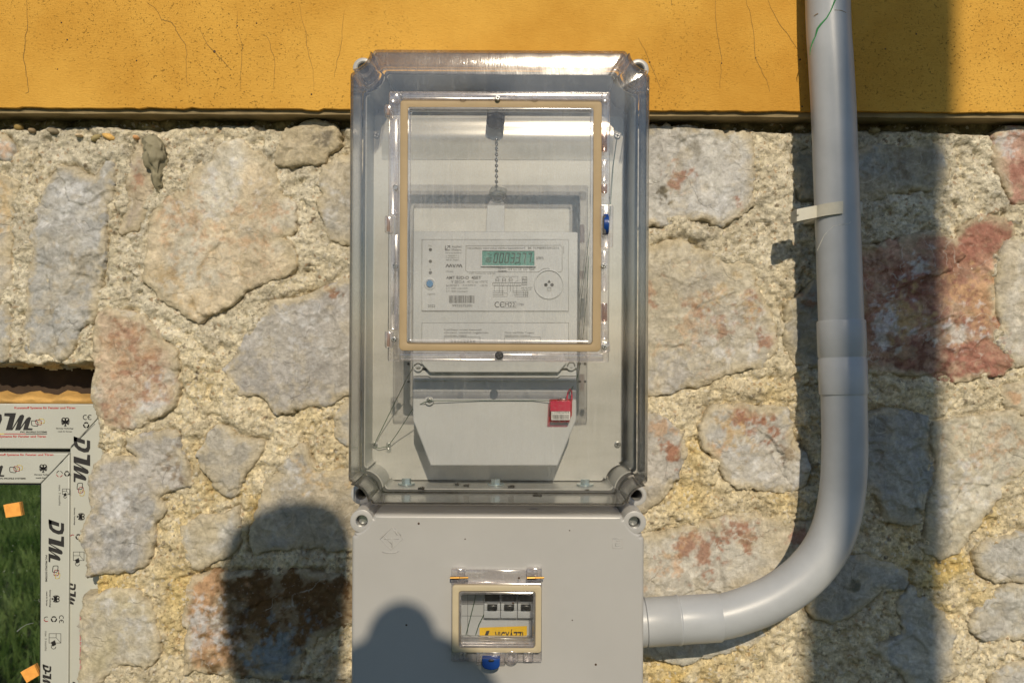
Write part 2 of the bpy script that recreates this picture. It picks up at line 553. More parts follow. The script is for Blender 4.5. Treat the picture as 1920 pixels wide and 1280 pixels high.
def mortar_mat():
    m, nt, out = new_mat('coarse_sand_mortar'); g = N(nt)
    p = g.pos()
    tone = g('Attribute', attribute_name='tone').outputs['Color']
    wp = g('TexNoise', i={'Vector': p, 'Scale': 200.0, 'Detail': 3.0})
    wv = nt.nodes.new('ShaderNodeVectorMath'); wv.operation = 'MULTIPLY_ADD'
    nt.links.new(wp.outputs['Color'], wv.inputs[0]); wv.inputs[1].default_value = (0.004, 0.004, 0.004); nt.links.new(p, wv.inputs[2])
    vo = g('TexVoronoi', i={'Vector': wv.outputs[0], 'Scale': 330.0})
    hs = g('SeparateColor', i={0: vo.outputs['Color']})
    c = g.mix(1.0, tone, g.mix(hs.outputs[0], (0.80, 0.79, 0.77), (1.20, 1.20, 1.19)), 'MULTIPLY')
    mot = g.noise(p, 90, 6, 0.7)
    c = g.mix(1.0, c, g.mix(g.ramp(mot, 0.3, 0.7), (0.82, 0.81, 0.79), (1.12, 1.12, 1.11)), 'MULTIPLY')
    dark = g.ramp(g.noise(p, 330, 4, 0.68), 0.60, 0.67)
    c = g.mix(g.math('MULTIPLY', dark, 0.60), c, (0.15, 0.12, 0.08))
    rust = g.math('GREATER_THAN', hs.outputs[1], 0.975)
    c = g.mix(g.math('MULTIPLY', rust, 0.5), c, (0.40, 0.22, 0.10))
    white = g.math('GREATER_THAN', hs.outputs[2], 0.93)
    c = g.mix(g.math('MULTIPLY', white, 0.55), c, (0.74, 0.70, 0.61))
    b = g('BsdfPrincipled', i={'Base Color': c, 'Roughness': 0.95, 'Specular IOR Level': 0.15})
    h = g.math('ADD', g.noise(p, 240, 8, 0.75), g.math('ADD', g.math('MULTIPLY', vo.outputs['Distance'], -0.35), g.math('MULTIPLY', dark, -0.35)))
    bp = g('Bump', i={'Strength': 1.0, 'Distance': 0.0026, 'Height': h})
    nt.links.new(bp.outputs[0], b.inputs['Normal']); nt.links.new(b.outputs[0], out.inputs[0])
    return m
def render_mat():
    m, nt, out = new_mat('ochre_wall_render'); g = N(nt)
    p = g.pos()
    base = g.mix(g.ramp(g.noise(p, 5.0, 8, 0.68), 0.3, 0.7), A(190, 136, 50), A(212, 160, 68))
    zone = g.ramp(g.noise(p, 4.2, 3), 0.42, 0.62)
    pit = g.math('MULTIPLY', g.ramp(g.noise(p, 480, 4, 0.65), 0.60, 0.70), g.math('MULTIPLY_ADD', zone, 0.85, 0.12))
    c = g.mix(g.math('MULTIPLY', pit, 0.75), base, (0.16, 0.09, 0.02))
    st = g.ramp(g.noise(g.scaled(p, (1, 1, 0.35)), 22, 5, 0.7), 0.55, 0.85)
    c = g.mix(g.math('MULTIPLY', st, 0.22), c, (0.40, 0.22, 0.05))
    b = g('BsdfPrincipled', i={'Base Color': c, 'Roughness': 0.88, 'Specular IOR Level': 0.2})
    h = g.math('ADD', g.noise(g.scaled(p, (0.55, 1, 1.6)), 330, 6, 0.7), g.math('MULTIPLY', pit, -1.0))
    bp = g('Bump', i={'Strength': 0.8, 'Distance': 0.0014, 'Height': h})
    nt.links.new(bp.outputs[0], b.inputs['Normal']); nt.links.new(b.outputs[0], out.inputs[0])
    return m

M = {}
M['stone'] = stone_mat()
M['mortar'] = mortar_mat()
M['render'] = render_mat()
M['crack'] = plain('crack_dirt', (0.27, 0.165, 0.045), 0.95)
M['track'] = plain('dusty_base_rail', A(140, 122, 88), 0.9, var=0.25, scale=25, spec=0.1)
M['grey'] = plain('pale_grey_polyester', A(166, 161, 151), 0.32, var=0.045, scale=6, bump=0.05, bscale=900)
M['grey_in'] = plain('pale_grey_polyester_inside', A(170, 166, 154), 0.35, var=0.03, scale=12)
M['pvc'] = plain('grey_conduit_plastic', A(168, 167, 162), 0.36, var=0.08, scale=14, bump=0.08, bscale=700)
M['clip'] = plain('grey_clip_plastic', A(186, 178, 156), 0.5, var=0.06, scale=80)
M['meter'] = plain('light_grey_meter_case', A(182, 180, 172), 0.55, var=0.03, scale=20, bump=0.12, bscale=1500)
M['panel'] = plain('light_grey_meter_label', A(181, 179, 172), 0.45, var=0.02, scale=20)
M['ink'] = plain('dark_grey_ink', (0.015, 0.015, 0.017), 0.7)
M['ink_soft'] = plain('faded_grey_ink', (0.055, 0.055, 0.055), 0.7)
M['outline'] = plain('grey_outline', (.20, .20, .19), .7)
M['black'] = plain('black_plastic', (0.02, 0.02, 0.022), 0.4)
M['dark'] = plain('dark_recess', (0.06, 0.06, 0.06), 0.6)
M['lcd'] = plain('green_lcd_glass', lin(104, 156, 148, .95), 0.18, var=0.04)
M['lcd_ink'] = plain('lcd_segment', (0.02, 0.035, 0.035), 0.4)
M['blue'] = plain('blue_plastic', (0.008, 0.05, 0.24), 0.3)
M['sky_button'] = plain('light_blue_button', (0.03, 0.19, 0.42), 0.35)
M['gasket'] = plain('tan_rubber_gasket', A(160, 136, 98), 0.6, var=0.05, scale=40)
M['gasket2'] = plain('cream_rubber_gasket', A(180, 163, 128), 0.55, var=0.04, scale=40)
M['steel'] = plain('zinc_plated_steel', (0.55, 0.56, 0.55), 0.32, metal=1.0, var=0.1)
M['brass'] = plain('brass_pin', (0.42, 0.24, 0.07), 0.32, metal=1.0)
M['red'] = plain('red_seal_plastic', (0.55, 0.01, 0.06), 0.2, coat=0.5)
M['white'] = plain('white_paper', (0.75, 0.74, 0.72), 0.6)
M['yellow'] = plain('yellow_sticker', (0.85, 0.52, 0.01), 0.5)
M['wire'] = plain('green_seal_wire', (0.02, 0.075, 0.03), 0.4)
M['film'] = plain('white_protective_film', A(180, 177, 161), 0.3, var=0.03, scale=10, bump=0.08, bscale=60)
M['inkblk'] = plain('black_film_print', (0.022, 0.02, 0.02), 0.5)
M['inkred'] = plain('red_film_print', (0.50, 0.02, 0.03), 0.5)
M['inkyel'] = plain('yellow_film_print', (0.78, 0.58, 0.03), 0.5)
M['pad'] = plain('orange_cork_pad', A(240, 160, 70), 0.8, var=0.1, scale=200, bump=0.3)
M['foam'] = plain('tan_expanding_foam', A(196, 152, 84), 0.8, var=0.25, scale=40, bump=0.6, bscale=90)
M['cavity'] = plain('dark_timber', (0.055, 0.034, 0.02), 0.9, var=0.4, scale=20)
M['toggle'] = plain('black_breaker_toggle', (0.015, 0.015, 0.016), 0.25)
M['breaker'] = plain('white_breaker_case', A(176, 174, 168), 0.4, var=0.03)
M['fly'] = plain('fly_body', (0.018, 0.014, 0.010), 0.4)
M['wing'] = clear('fly_wing', (0.5, 0.42, 0.34), (0.4, 0.35, 0.3), 0.2, 0.3)
M['clump'] = plain('dried_grey_clay', A(140, 130, 102), 0.95, var=0.1, scale=50, bump=0.6, bscale=150)
M['pen'] = plain('green_pen_mark', (0.05, 0.26, 0.09), 0.6)
M['speck'] = plain('brown_speck', (0.06, 0.03, 0.012), 0.6)
M['cover'] = clear('smoky_clear_cover', (0.985, 0.985, 0.978), (0.46, 0.38, 0.32), 0.095, 0.085, scratch=0.12, refl=1.7)
M['frame'] = clear('clear_door_plastic', (0.965, 0.955, 0.96), (0.62, 0.55, 0.56), 0.13, 0.24, dust_col=(.80, .77, .77), refl=2.4)
M['pane'] = clear('scratched_door_pane', (0.98, 0.983, 0.983), (0.70, 0.70, 0.70), 0.12, 0.15, scratch=0.25, refl=1.3)
M['ferrule'] = clear('clear_ferrule', (0.85, 0.87, 0.87), (0.5, 0.5, 0.5), 0.1, 0.1, refl=2.0)
def plate_mat(name, rough):
    m, nt, out = new_mat(name); g = N(nt)
    p = g.pos()
    n1 = g.noise(g.scaled(p, (0.2, 1, 1.0)), 60, 5, 0.6)
    c = g.mix(g.ramp(n1, 0.3, 0.7), A(176, 172, 160), A(186, 182, 170))
    b = g('BsdfPrincipled', i={'Base Color': c, 'Roughness': rough, 'Metallic': 0.12, 'Specular IOR Level': 0.5})
    bp = g('Bump', i={'Strength': 0.05, 'Distance': 0.0004, 'Height': g.noise(g.scaled(p, (0.05, 1, 1)), 700, 2)})
    nt.links.new(bp.outputs[0], b.inputs['Normal']); nt.links.new(b.outputs[0], out.inputs[0])
    return m
M['plate'] = plate_mat('satin_mounting_plate', 0.34)
M['rib'] = plate_mat('polished_plate_rib', 0.17)

# ================================================================== GROUND
def ground():
    m, nt, out = new_mat('lawn_soil'); g = N(nt)
    p = g.pos()
    c = g.mix(g.ramp(g.noise(p, 1.6, 6, 0.7), 0.3, 0.7), (0.025, 0.045, 0.012), (0.05, 0.09, 0.02))
    c = g.mix(g.ramp(g.noise(p, 14, 6, 0.7), 0.45, 0.7), c, (0.07, 0.10, 0.03))
    b = g('BsdfPrincipled', i={'Base Color': c, 'Roughness': 0.95})
    bp = g('Bump', i={'Strength': 1.0, 'Distance': 0.05, 'Height': g.noise(p, 20, 6, 0.7)})
    nt.links.new(bp.outputs[0], b.inputs['Normal']); nt.links.new(b.outputs[0], out.inputs[0])
    o = mesh('ground', [(-70, -120, 0), (70, -120, 0), (70, 80, 0), (-70, 80, 0)], [(0, 1, 2, 3)], m)
    tag(o, 'lawn soil stretching away in front of the wall', 'ground', kind='structure')
    mg, nt, out = new_mat('grass_blades'); g = N(nt); p = g.pos()
    c = g.mix(g.ramp(g.noise(p, 2.2, 6, .7), .3, .7), (0.10, 0.20, 0.05), (0.36, 0.48, 0.18))
    d1 = g('BsdfDiffuse', i={'Color': c}); d2 = g('BsdfTranslucent', i={'Color': c})
    ms = g('MixShader', i={0: .5}); nt.links.new(d1.outputs[0], ms.inputs[1]); nt.links.new(d2.outputs[0], ms.inputs[2]); nt.links.new(ms.outputs[0], out.inputs[0])
    rng = np.random.default_rng(3)
    n = 150000
    x = -0.3 - 9.0 * rng.random(n) ** 0.8; y = -2.2 - 13 * rng.random(n)
    h = 0.04 + 0.09 * rng.random(n); a = rng.random(n) * 6.283; w = 0.005 + 0.007 * rng.random(n)
    lx, ly = (rng.random(n) - .5) * .12, (rng.random(n) - .5) * .12
    co = np.zeros((n, 3, 3), np.float32)
    co[:, 0] = np.stack([x - w * np.cos(a), y - w * np.sin(a), 0 * x], 1)
    co[:, 1] = np.stack([x + w * np.cos(a), y + w * np.sin(a), 0 * x], 1)
    co[:, 2] = np.stack([x + lx, y + ly, h], 1)
    me = bpy.data.meshes.new('grass')
    me.from_pydata(co.reshape(-1, 3), [], np.arange(n * 3).reshape(-1, 3).tolist())
    tag(link('grass', me, mg), 'green grass mirrored in the window glass', 'grass', kind='stuff')
ground()

# ================================================================== OCHRE FACADE
YW = -0.030                                   # face of the rendered facade
CAB = P(935.5, 520, -0.165)                   # centre of the upper cabinet
CX, CZ = CAB.x, CAB.z
def facade():
    zb = P(960, 206, YW).z
    f = empty('rendered_facade', (0, 0, zb), 'ochre yellow rendered facade overhanging the stone plinth, with hairline cracks', 'facade')
    nw, nh = 0.1535, CZ + 0.2305
    re = random.Random(31)
    def rough(xa, xb):
        q, x = [], xa
        while x < xb:
            q.append((x, zb + re.gauss(0, .00035) - (re.random() < .08) * re.uniform(.0004, .0016))); x += re.uniform(.004, .016)
        return q[1:]
    pts = [(-2.6, zb)] + rough(-2.6, CX - nw - .003) + [(CX - nw, zb), (CX - nw, nh), (CX + nw, nh), (CX + nw, zb)] + rough(CX + nw + .002, 2.59) + [(2.6, zb), (2.6, zb + 1.9), (-2.6, zb + 1.9)]
    prism('render_coat', pts, YW, 0.10, M['render'], f, bev=0.0005, seg=1)
    # base rail under the insulation, in two lengths either side of the cabinet
    for x0, x1 in ((-2.6, CX - nw - .001), (CX + nw + .001, 2.6)):
        n = 90
        bm = bmesh.new()
        rr = random.Random(5)
        ring = []
        for i in range(n + 1):
            x = x0 + (x1 - x0) * i / n
            d = rr.uniform(-.0006, .0006)
            ring.append([(x, YW + .0055 + d, zb + .004), (x, YW + .0065 + d, zb - .0052 + d), (x, 0.045, zb - .0056), (x, 0.045, zb + .004)])
        rings = [[bm.verts.new(p) for p in q] for q in ring]
        for a, b in zip(rings[:-1], rings[1:]):
            for k in range(4):
                bm.faces.new((a[k], a[(k + 1) % 4], b[(k + 1) % 4], b[k]))
        from_bm('base_rail', bm, M['track'], f)
    cracks = [
        [(50, -20), (50, 25), (52, 50), (48, 65), (47, 85), (44, 110), (47, 125), (49, 140), (52, 160), (54, 172), (47, 175)],
        [(275, 5), (289, 15), (297, 25), (303, 37), (312, 40), (324, 43), (330, 56), (336, 66), (346, 80), (350, 95), (349, 120), (351, 157)],
        [(374, 55), (382, 72), (393, 90), (402, 98), (416, 112), (435, 132)],
        [(445, 20), (444, 52), (452, 78), (455, 85), (453, 120), (451, 150), (450, 170)],
        [(490, 65), (502, 70), (508, 90), (516, 115), (515, 140), (513, 168)],
        [(560, 0), (565, 30), (573, 60), (575, 85), (580, 110), (587, 130), (588, 170)],
        [(645, 20), (642, 60), (638, 95), (632, 115), (627, 145)],
        [(1258, -10), (1259, 10)],
        [(1342, -20), (1341, 15), (1344, 60), (1348, 85), (1353, 105), (1352, 130), (1350, 165)],
        [(1395, -10), (1405, 20), (1412, 50), (1415, 80), (1416, 108), (1427, 130), (1437, 150), (1443, 172)],
        [(1438, -5), (1450, 25), (1464, 48), (1480, 70), (1495, 92)],
        [(1196, 72), (1208, 92), (1218, 115), (1228, 140), (1238, 165)],
    ]
    rr = random.Random(2)
    for k, c in enumerate(cracks):
        pts = []
        for (ax, ay), (bx, by) in zip(c[:-1], c[1:]):
            for t in (0, .33, .66):
                pts.append((ax + (bx - ax) * t + rr.uniform(-1, 1), ay + (by - ay) * t + rr.uniform(-1, 1)))
        pts.append(c[-1])
        pr = Print(YW - 0.0004)
        for j, (p, q) in enumerate(zip(pts[:-1], pts[1:])):
            wgt = 1.15 if k < 3 else 0.75
            pr.line([p, q], wgt * (0.35 + 0.65 * math.sin(math.pi * (j + .7) / (len(pts) + .4))))
        pr.build('crack', M['crack'], f)
    for (px, py, r) in ((115, 43, 1.5), (126, 75, 1.7), (256, 114, 1.6), (108, 130, 1.2), (481, 44, 1.5), (445, 49, 1.4), (584, 177, 1.7), (1218, 117, 1.8),
                        (1353, 119, 1.4), (1417, 109, 1.3), (1504, 200, 1.6), (1500, 112, 2.0), (402, 97, 2.6), (1718, 64, 1.5), (1916, 122, 1.3), (1660, 92, 1.4)):
        bm = bmesh.new()
        c = P(px, py, YW)
        ball_bm(bm, c, S(r, YW), .0006, S(r * 1.1, YW), 8, 5)
        from_bm('dirt_speck', bm, M['speck'], f, smooth=True)
    return f
facade()

# ================================================================== STONE WALL
def px2xz(poly, y=0.0):
    return [(p.x, p.z) for p in (P(a, b, y) for a, b in poly)]
GREY, BLUE, CREAM, WARM, TAN = (192, 183, 164), (187, 181, 167), (212, 194, 160), (198, 183, 154), (192, 168, 124)
RUST, RED, ORG, BRN, WHT, OCH = (164, 112, 82), (170, 116, 94), (206, 162, 118), (112, 80, 44), (222, 216, 204), (206, 172, 116)
PALE = (208, 200, 182)
SA = lambda c: A(c[0] * .95, c[1] * .96, c[2] * .98)
STONES = [
 # outline (photo px), proud mm, relief mm, tone a, tone b, stains (colour, cx, cy, r, strength)
 ([(-40,310),(35,345),(25,416),(17,475),(19,530),(12,560),(-40,590)], 7, 3, GREY, CREAM, [(OCH,0,400,50,.5)]),
 ([(-40,590),(12,572),(15,640),(6,672),(-40,672)], 4, 3, BLUE, GREY, []),
 ([(112,311),(139,313),(158,328),(177,332),(198,307),(213,302),(211,340),(203,383),(198,416),(196,475),(186,530),(173,602),(148,610),(139,653),(114,678),(84,669),(53,661),(49,619),(55,581),(44,543),(59,475),(63,416),(76,361),(97,328)], 9, 5, BLUE, GREY, [(WHT,150,370,60,.35),(TAN,130,580,70,.25)]),
 ([(439,264),(458,266),(481,285),(513,311),(519,340),(540,378),(551,391),(549,429),(527,450),(544,458),(549,496),(540,511),(498,526),(454,545),(435,570),(397,589),(371,602),(338,581),(304,551),(274,524),(270,505),(278,450),(291,399),(321,374),(350,366),(367,332),(388,302),(414,277)], 14, 3, (216,203,175), (216,195,158), [(ORG,480,440,60,.35),(ORG,340,430,60,.35),(OCH,330,520,70,.3),(WHT,410,330,60,.25)]),
 ([(532,252),(574,235),(612,231),(633,243),(641,269),(612,290),(608,304),(553,309),(523,307)], 15, 4, CREAM, (200,182,146), [((120,110,92),610,262,24,.6)]),
 ([(665,290),(633,298),(608,315),(601,340),(608,361),(599,387),(608,416),(603,433),(616,454),(650,461),(725,460),(725,290)], 8, 4, WARM, GREY, [(WHT,630,350,50,.3)]),
 ([(203,577),(236,585),(270,596),(291,619),(304,640),(325,661),(330,700),(336,727),(331,759),(304,777),(272,791),(250,806),(204,804),(191,797),(177,745),(177,700),(180,640),(186,600)], 11, 4, (206,194,170), (208,182,148), [(RUST,240,615,40,.40),(RUST,280,690,45,.45),(RUST,230,750,50,.35),(ORG,250,660,70,.30),(WHT,290,770,40,.5)]),
 ([(506,566),(540,562),(582,551),(650,526),(725,510),(725,730),(653,736),(612,754),(558,768),(521,775),(485,741),(449,736),(431,709),(422,693),(439,674),(460,631),(494,585)], 8, 3, (190,180,162), (182,173,158), [(WHT,560,610,60,.35),((150,110,80),620,545,14,.8)]),
 ([(241,822),(290,813),(327,811),(336,836),(354,872),(361,904),(340,911),(318,913),(299,931),(309,958),(286,976),(290,1012),(277,1053),(250,1067),(218,1076),(168,1076),(164,1044),(155,1012),(159,981),(177,954),(168,913),(177,872),(200,856),(259,859),(241,840)], 12, 4, (186,179,165), (192,182,165), [((128,124,116),210,1000,60,.35),(WHT,220,960,40,.45),((130,106,74),340,880,26,.5)]),
 ([(408,795),(431,804),(449,820),(492,831),(476,863),(462,886),(444,926),(431,930),(404,917),(385,881),(376,854),(390,818)], 8, 2, (194,184,164), (188,177,155), [((150,140,120),390,850,18,.4)]),
 ([(340,990),(376,976),(422,963),(444,954),(451,990),(449,1012),(435,1040),(404,1053),(367,1060),(354,1044),(345,1017)], 8, 3, PALE, (200,184,150), [(OCH,425,970,14,.5)]),
 ([(487,935),(508,899),(535,890),(526,877),(544,858),(571,836),(585,863),(603,886),(639,881),(725,880),(725,1037),(594,1026),(535,1028),(476,1035),(467,1017),(476,967)], 10, 3, (180,171,153), (194,178,148), [(WHT,545,890,30,.4),(OCH,600,880,34,.35)]),
 ([(164,1121),(195,1114),(236,1103),(263,1117),(290,1148),(299,1194),(299,1221),(272,1252),(241,1244),(209,1248),(191,1270),(168,1330),(152,1330),(156,1200)], 11, 3, (208,192,152), (202,190,164), [(WHT,250,1180,50,.3)]),
 ([(349,1103),(363,1085),(404,1071),(440,1074),(494,1071),(576,1069),(630,1076),(725,1080),(725,1140),(630,1175),(594,1196),(571,1221),(557,1252),(549,1275),(467,1262),(422,1262),(349,1257),(349,1175)], 10, 5, (176,150,112), (128,100,62), [(BRN,560,1120,110,.85),(BRN,480,1100,50,.6),(ORG,385,1105,45,.8),(WHT,380,1180,45,.6),(ORG,400,1210,40,.5),((140,146,142),520,1230,55,.8),(BRN,440,1170,40,.5)]),
 ([(500,1285),(560,1276),(640,1284),(660,1360),(500,1360)], 8, 3, WARM, GREY, []),
 ([(625,782),(653,750),(725,745),(725,830),(650,830),(630,815)], 5, 3, GREY, WARM, []),
 ([(249,290),(262,264),(270,290),(283,311),(287,349),(278,383),(253,429),(228,437),(236,361)], 4, 3, (196,176,142), (190,172,148), [(RUST,262,340,22,.4)]),
 ([(-60,243),(10,252),(22,270),(18,300),(-60,300)], 8, 3, PALE, CREAM, [(ORG,5,280,14,.5)]),
 ([(1140,244),(1235,241),(1278,243),(1337,249),(1391,249),(1407,263),(1409,298),(1407,349),(1409,380),(1395,396),(1372,415),(1356,427),(1325,411),(1278,411),(1220,421),(1140,425)], 9, 3, (208,200,182), (202,194,178), [(RUST,1272,332,18,.6),(RUST,1386,385,12,.8),((110,100,78),1242,360,14,.8),((130,120,96),1300,255,40,.4),(WHT,1330,370,50,.35)]),
 ([(1140,465),(1223,462),(1259,450),(1290,454),(1317,474),(1364,486),(1411,501),(1419,533),(1434,572),(1450,611),(1450,650),(1434,681),(1395,687),(1356,697),(1329,716),(1259,731),(1220,735),(1140,735)], 8, 4, (202,188,158), (196,184,160), [(RUST,1320,575,30,.42),(RUST,1405,560,20,.5),(RUST,1435,640,20,.55),(RUST,1355,610,22,.4),(ORG,1290,620,70,.22),(OCH,1390,540,50,.25),(RUST,1218,545,20,.5),(WHT,1380,660,60,.3),((188,180,166),1250,700,60,.5)]),
 ([(1590,290),(1649,275),(1708,271),(1747,263),(1770,279),(1774,318),(1774,341),(1755,355),(1708,359),(1661,363),(1630,376),(1590,380)], 10, 5, (170,168,156), (182,168,140), [((140,122,96),1690,330,40,.4)]),
 ([(1864,255),(1887,241),(2000,235),(2000,395),(1899,376),(1887,349),(1868,318),(1864,282)], 10, 4, (194,144,120), (204,164,138), [(WHT,1885,260,24,.6),(RED,1905,330,40,.5)]),
 ([(1600,470),(1669,454),(1735,437),(1755,439),(1786,454),(1802,427),(1841,407),(1872,415),(1895,411),(1905,440),(1872,470),(1866,520),(1862,580),(1872,640),(1900,684),(1880,704),(1809,708),(1747,712),(1669,700),(1600,697)], 11, 6, (170,124,98), (192,154,124), [(RED,1690,560,60,.7),((126,82,60),1700,520,50,.45),(RED,1840,440,50,.7),(WHT,1660,610,40,.6),(WHT,1720,500,24,.6),(ORG,1840,560,50,.7),(OCH,1700,590,34,.6),(RED,1820,690,60,.8),((120,78,60),1720,690,46,.6),(WHT,1800,620,34,.6)]),
 ([(1878,462),(1898,450),(2000,445),(2000,660),(1903,686),(1876,640),(1868,560),(1870,500)], 14, 5, (208,196,172), (202,186,156), [(RED,1885,650,24,.4)]),
 ([(1473,572),(1505,552),(1528,529),(1590,540),(1590,690),(1505,689),(1481,673),(1470,634)], 8, 6, (180,168,140), (170,162,146), [(RUST,1515,570,14,.5)]),
 ([(1488,292),(1520,280),(1560,290),(1560,380),(1500,372)], 6, 6, (176,164,136), (160,150,126), []),
 ([(1331,767),(1388,760),(1472,769),(1481,802),(1500,839),(1516,877),(1512,905),(1495,914),(1434,914),(1378,910),(1355,891),(1341,858),(1317,835),(1310,804)], 12, 4, (200,190,170), (196,188,172), [(RUST,1385,778,24,.75),(RUST,1445,800,24,.7),(OCH,1370,800,40,.4),(ORG,1345,845,16,.7),(BRN,1475,850,18,.5),(WHT,1410,880,60,.3)]),
 ([(1140,770),(1219,770),(1247,788),(1280,811),(1284,844),(1266,896),(1242,928),(1200,957),(1140,960)], 8, 4, (192,182,164), (186,176,158), [(RUST,1262,850,20,.8),(ORG,1240,800,24,.4)]),
 ([(1150,1018),(1252,994),(1294,985),(1359,975),(1425,966),(1481,980),(1540,975),(1560,1010),(1505,1055),(1434,1093),(1388,1111),(1340,1125),(1150,1125)], 9, 3, (206,196,174), (204,188,156), [(RUST,1300,1020,40,.6),(RUST,1395,992,30,.7),(ORG,1260,1050,40,.4),(RED,1500,1000,22,.6)]),
 ([(1150,1180),(1420,1170),(1434,1190),(1402,1214),(1355,1219),(1317,1228),(1280,1240),(1247,1233),(1150,1220)], 8, 3, (204,194,170), PALE, []),
 ([(1600,783),(1659,769),(1706,774),(1739,783),(1739,835),(1748,877),(1730,928),(1725,980),(1692,985),(1659,975),(1641,924),(1600,905)], 10, 7, (178,172,154), (170,163,147), []),
 ([(1750,797),(1786,788),(1842,778),(1899,774),(1930,800),(1925,870),(1903,886),(1856,943),(1828,985),(1805,1027),(1763,1050),(1734,1036),(1734,980),(1744,924),(1754,868)], 14, 5, (214,202,174), (206,192,160), [(ORG,1850,830,60,.35),(WHT,1790,900,60,.3)]),
 ([(1876,730),(1930,712),(2000,716),(2000,770),(1930,776),(1890,764)], 8, 4, CREAM, WARM, [(ORG,1900,745,14,.6)]),
 ([(1828,1041),(1852,1018),(1903,999),(2000,985),(2000,1083),(1870,1093),(1838,1074)], 9, 5, (196,188,170), GREY, []),
 ([(1814,1163),(1847,1130),(1884,1102),(2000,1090),(2000,1195),(1880,1196),(1842,1193),(1814,1177)], 10, 5, (200,192,172), GREY, []),
 ([(1570,1045),(1622,1041),(1669,1055),(1697,1078),(1692,1102),(1650,1102),(1636,1125),(1603,1149),(1561,1163),(1523,1158),(1515,1130),(1540,1080)], 8, 2, (182,175,158), (176,168,150), [((110,104,84),1598,1095,12,.8)]),
 ([(1683,1130),(1711,1102),(1739,1125),(1767,1153),(1786,1186),(1781,1224),(1790,1261),(1763,1275),(1725,1330),(1697,1261),(1664,1242),(1636,1219),(1650,1205),(1697,1196),(1692,1163)], 8, 4, (180,173,157), (198,187,162), []),
 ([(1860,1300),(1861,1257),(1894,1247),(2000,1240),(2000,1350),(1860,1350)], 10, 3, PALE, GREY, []),
 ([(1240,1290),(1330,1284),(1400,1300),(1420,1370),(1230,1370)], 8, 3, WARM, CREAM, []),
 ([(1500,1290),(1580,1278),(1650,1292),(1650,1370),(1500,1370)], 7, 3, GREY, PALE, []),
]
YELLOWS = [(420,900,60,.7),(200,1095,60,.9),(330,1110,60,.7),(300,1180,70,.6),(340,980,60,.5),(560,800,60,.35),(380,720,50,.25),(1318,850,36,.9),(1290,930,50,.6),
           (1760,1085,60,1.3),(1800,1060,40,1.0),(1270,1262,80,.9),(1380,1230,60,.5),(1840,960,40,.7),(1700,1010,60,.5),(1470,930,40,.5),(390,860,40,.5),(1450,740,40,.3),(1830,1130,40,.5),(480,960,60,.6)]
def stain_mix(c, X, Z, stains, seed):
    n = fbm(X, Z, 0.016, 5, seed + 5, 0.62)
    for k, (sc, sx, sy, sr, st) in enumerate(stains):
        p = P(sx, sy, 0.0); r = S(sr, 0.0)
        w = np.exp(-(((X - p.x) ** 2 + (Z - p.z) ** 2) / (r * r)))
        n2 = .55 * fbm(X, Z, 0.013, 4, seed + 11 + k, 0.6) + .45 * fbm(X, Z, 0.0055, 3, seed + 23 + k, .6)
        mk = sstep(0.45, 0.64, n2 * 0.95 + w * 0.46 * st - 0.10) * min(.9, 0.30 + st * .8) * (w > 0.02)
        c = c * (1 - mk[..., None]) + np.array(SA(sc)) * mk[..., None]
    return c
def wall_limits(X, Z):
    """positive inside the masonry: leaves the window opening at the lower left free"""
    a, b = P(172, 683, 0.0), P(186, 640, 0.0)
    nz = 0.006 * (fbm(X, Z, 0.02, 4, 3) - .5) * 2
    op = np.minimum(b.x - X, a.z - Z)                # positive inside the opening
    return -(op + nz * 0.8)
def ledge(X):
    p = P(960, 247, 0.0).z
    return p + 0.007 * (fbm(X, X * 0 + 3.3, 0.05, 4, 21) - .5) * 2 + .002 * (fbm(X, X * 0, 0.008, 2, 22) - .5)
